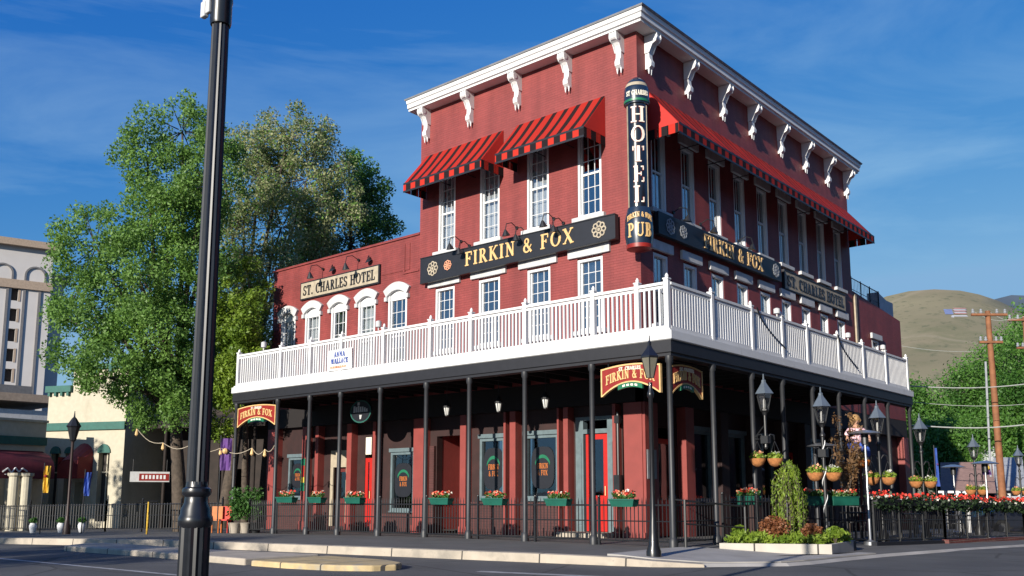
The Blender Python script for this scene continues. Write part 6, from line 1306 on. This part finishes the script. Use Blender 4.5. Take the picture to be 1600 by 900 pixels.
# ================================================================ FOREGROUND LAMP POST
bx, by = 7.285, -16.805; z0 = g(bx, by)
t = thing('lamp_post', 'tall fluted glossy black lamp post standing close in the left foreground', 'lamp post', (bx, by, z0))
s = MB(); s.lathe((bx, by, 0), [(.21, z0), (.21, z0+.1), (.17, z0+.16), (.14, z0+.3)], 32); s.build('base_plinth', m['gloss'], t, smooth=True)
s = MB(); s.lathe((bx, by, 0), [(.102, z0+.28), (.098, .93)], 32, lobes=True, flute=.1); s.build('fluted_base', m['gloss'], t)
s = MB(); s.lathe((bx, by, 0), [(.095, .90), (.108, .92), (.112, .945), (.108, .97), (.10, .985), (.098, 1.02), (.078, 1.06), (.076, 1.10), (.092, 1.115), (.096, 1.135), (.092, 1.155), (.074, 1.165), (.070, 1.2)], 32); s.build('collar', m['gloss'], t, smooth=True)
s = MB(); s.lathe((bx, by, 0), [(.073, 1.18), (.070, 2.2), (.060, 4.45)], 28, lobes=True, flute=.12); s.build('fluted_shaft', m['gloss'], t)
s = MB(); s.lathe((bx, by, 0), [(.07, 4.44), (.075, 4.46), (.075, 4.6), (.08, 4.62), (.06, 4.9), (.05, 5.2)], 20); s.build('neck', m['gloss'], t, smooth=True)
s = MB(); s.box((bx-.11, by-.06, 4.52), (bx-.02, by-.09, 4.75)); s.box((bx-.115, by-.1, 4.50), (bx-.06, by-.06, 4.62)); s.build('junction_box', m['offwhite'], t, bevel=.008)
s = MB(); s.lathe((bx, by, 5.2), [(.08, 0), (.12, .05), (.22, .45), (.24, .5), (.14, .7), (.04, .8), (.01, .95)], 16); s.build('lantern', m['lglass'], t, smooth=True)
s = MB(); s.lathe((bx-.085, by-.01, .915), [(.012, 0), (.02, .01), (.02, .03), (.01, .04)], 8); s.build('bolt', m['steel'], t)

# ================================================================ ACROSS THE STREETS (behind and right of the viewer; building added to block sky light, trees shade road and facade)
def skyblock(x0, y0, x1, y1, h, lb, facing):
    t = thing('sky_blocker', lb, 'building', ((x0+x1)/2, (y0+y1)/2, -.8))
    s = MB(); s.box((x0, y0, -.8), (x1, y1, h)); s.build('wall', m['brick_b'], t)
    s = MB(); s.box((x0-.2, y0-.2, h), (x1+.2, y1+.2, h+.4)); s.build('parapet', m['towert'], t)
    for k in range(9):
        for z in (1, 4.2, 7.4):
            if z+2 > h: continue
            s = MB()
            if facing == 'x': y = y0+(y1-y0)*(k+.5)/9; s.box((x0-.06, y-.6, z), (x0-.002, y+.6, z+1.9))
            else: x = x0+(x1-x0)*(k+.5)/9; s.box((x-.6, y1+.002, z), (x+.6, y1+.06, z+1.9))
            s.build('window', m['gloss'], t)
skyblock(22, -14, 40, 60, 16, 'unseen brick building added across the side street to cut sky light from the right', 'x')
tree('street_tree', 'small street tree behind the viewer casting shade on the left road', (-5, -32, g(-5, -32)), [((-5, -32, 6.3), (2.8, 2.0, .9)), ((-2.5, -32, 6.0), (1.6, 1.6, .6))], m['leafD'], 60, 8000, .09, .12, 51, clump_r=.6)
tree('street_tree', 'second small street tree behind the viewer further along the left road', (-14, -33, g(-14, -33)), [((-14, -33, 6.6), (3.0, 2.2, .9)), ((-17, -33, 6.4), (1.8, 1.6, .8))], m['leafD'], 60, 8000, .09, .12, 52, clump_r=.6)
tree('street_tree', 'street tree left of the picture dappling the cream building with shade', (-26, -19, g(-26, -19)), [((-26, -19, 6.0), (3.0, 2.6, 2.2)), ((-28.5, -18, 5.4), (2.2, 2, 1.6))], m['leafD'], 60, 6000, .10, .16, 53, clump_r=.6)
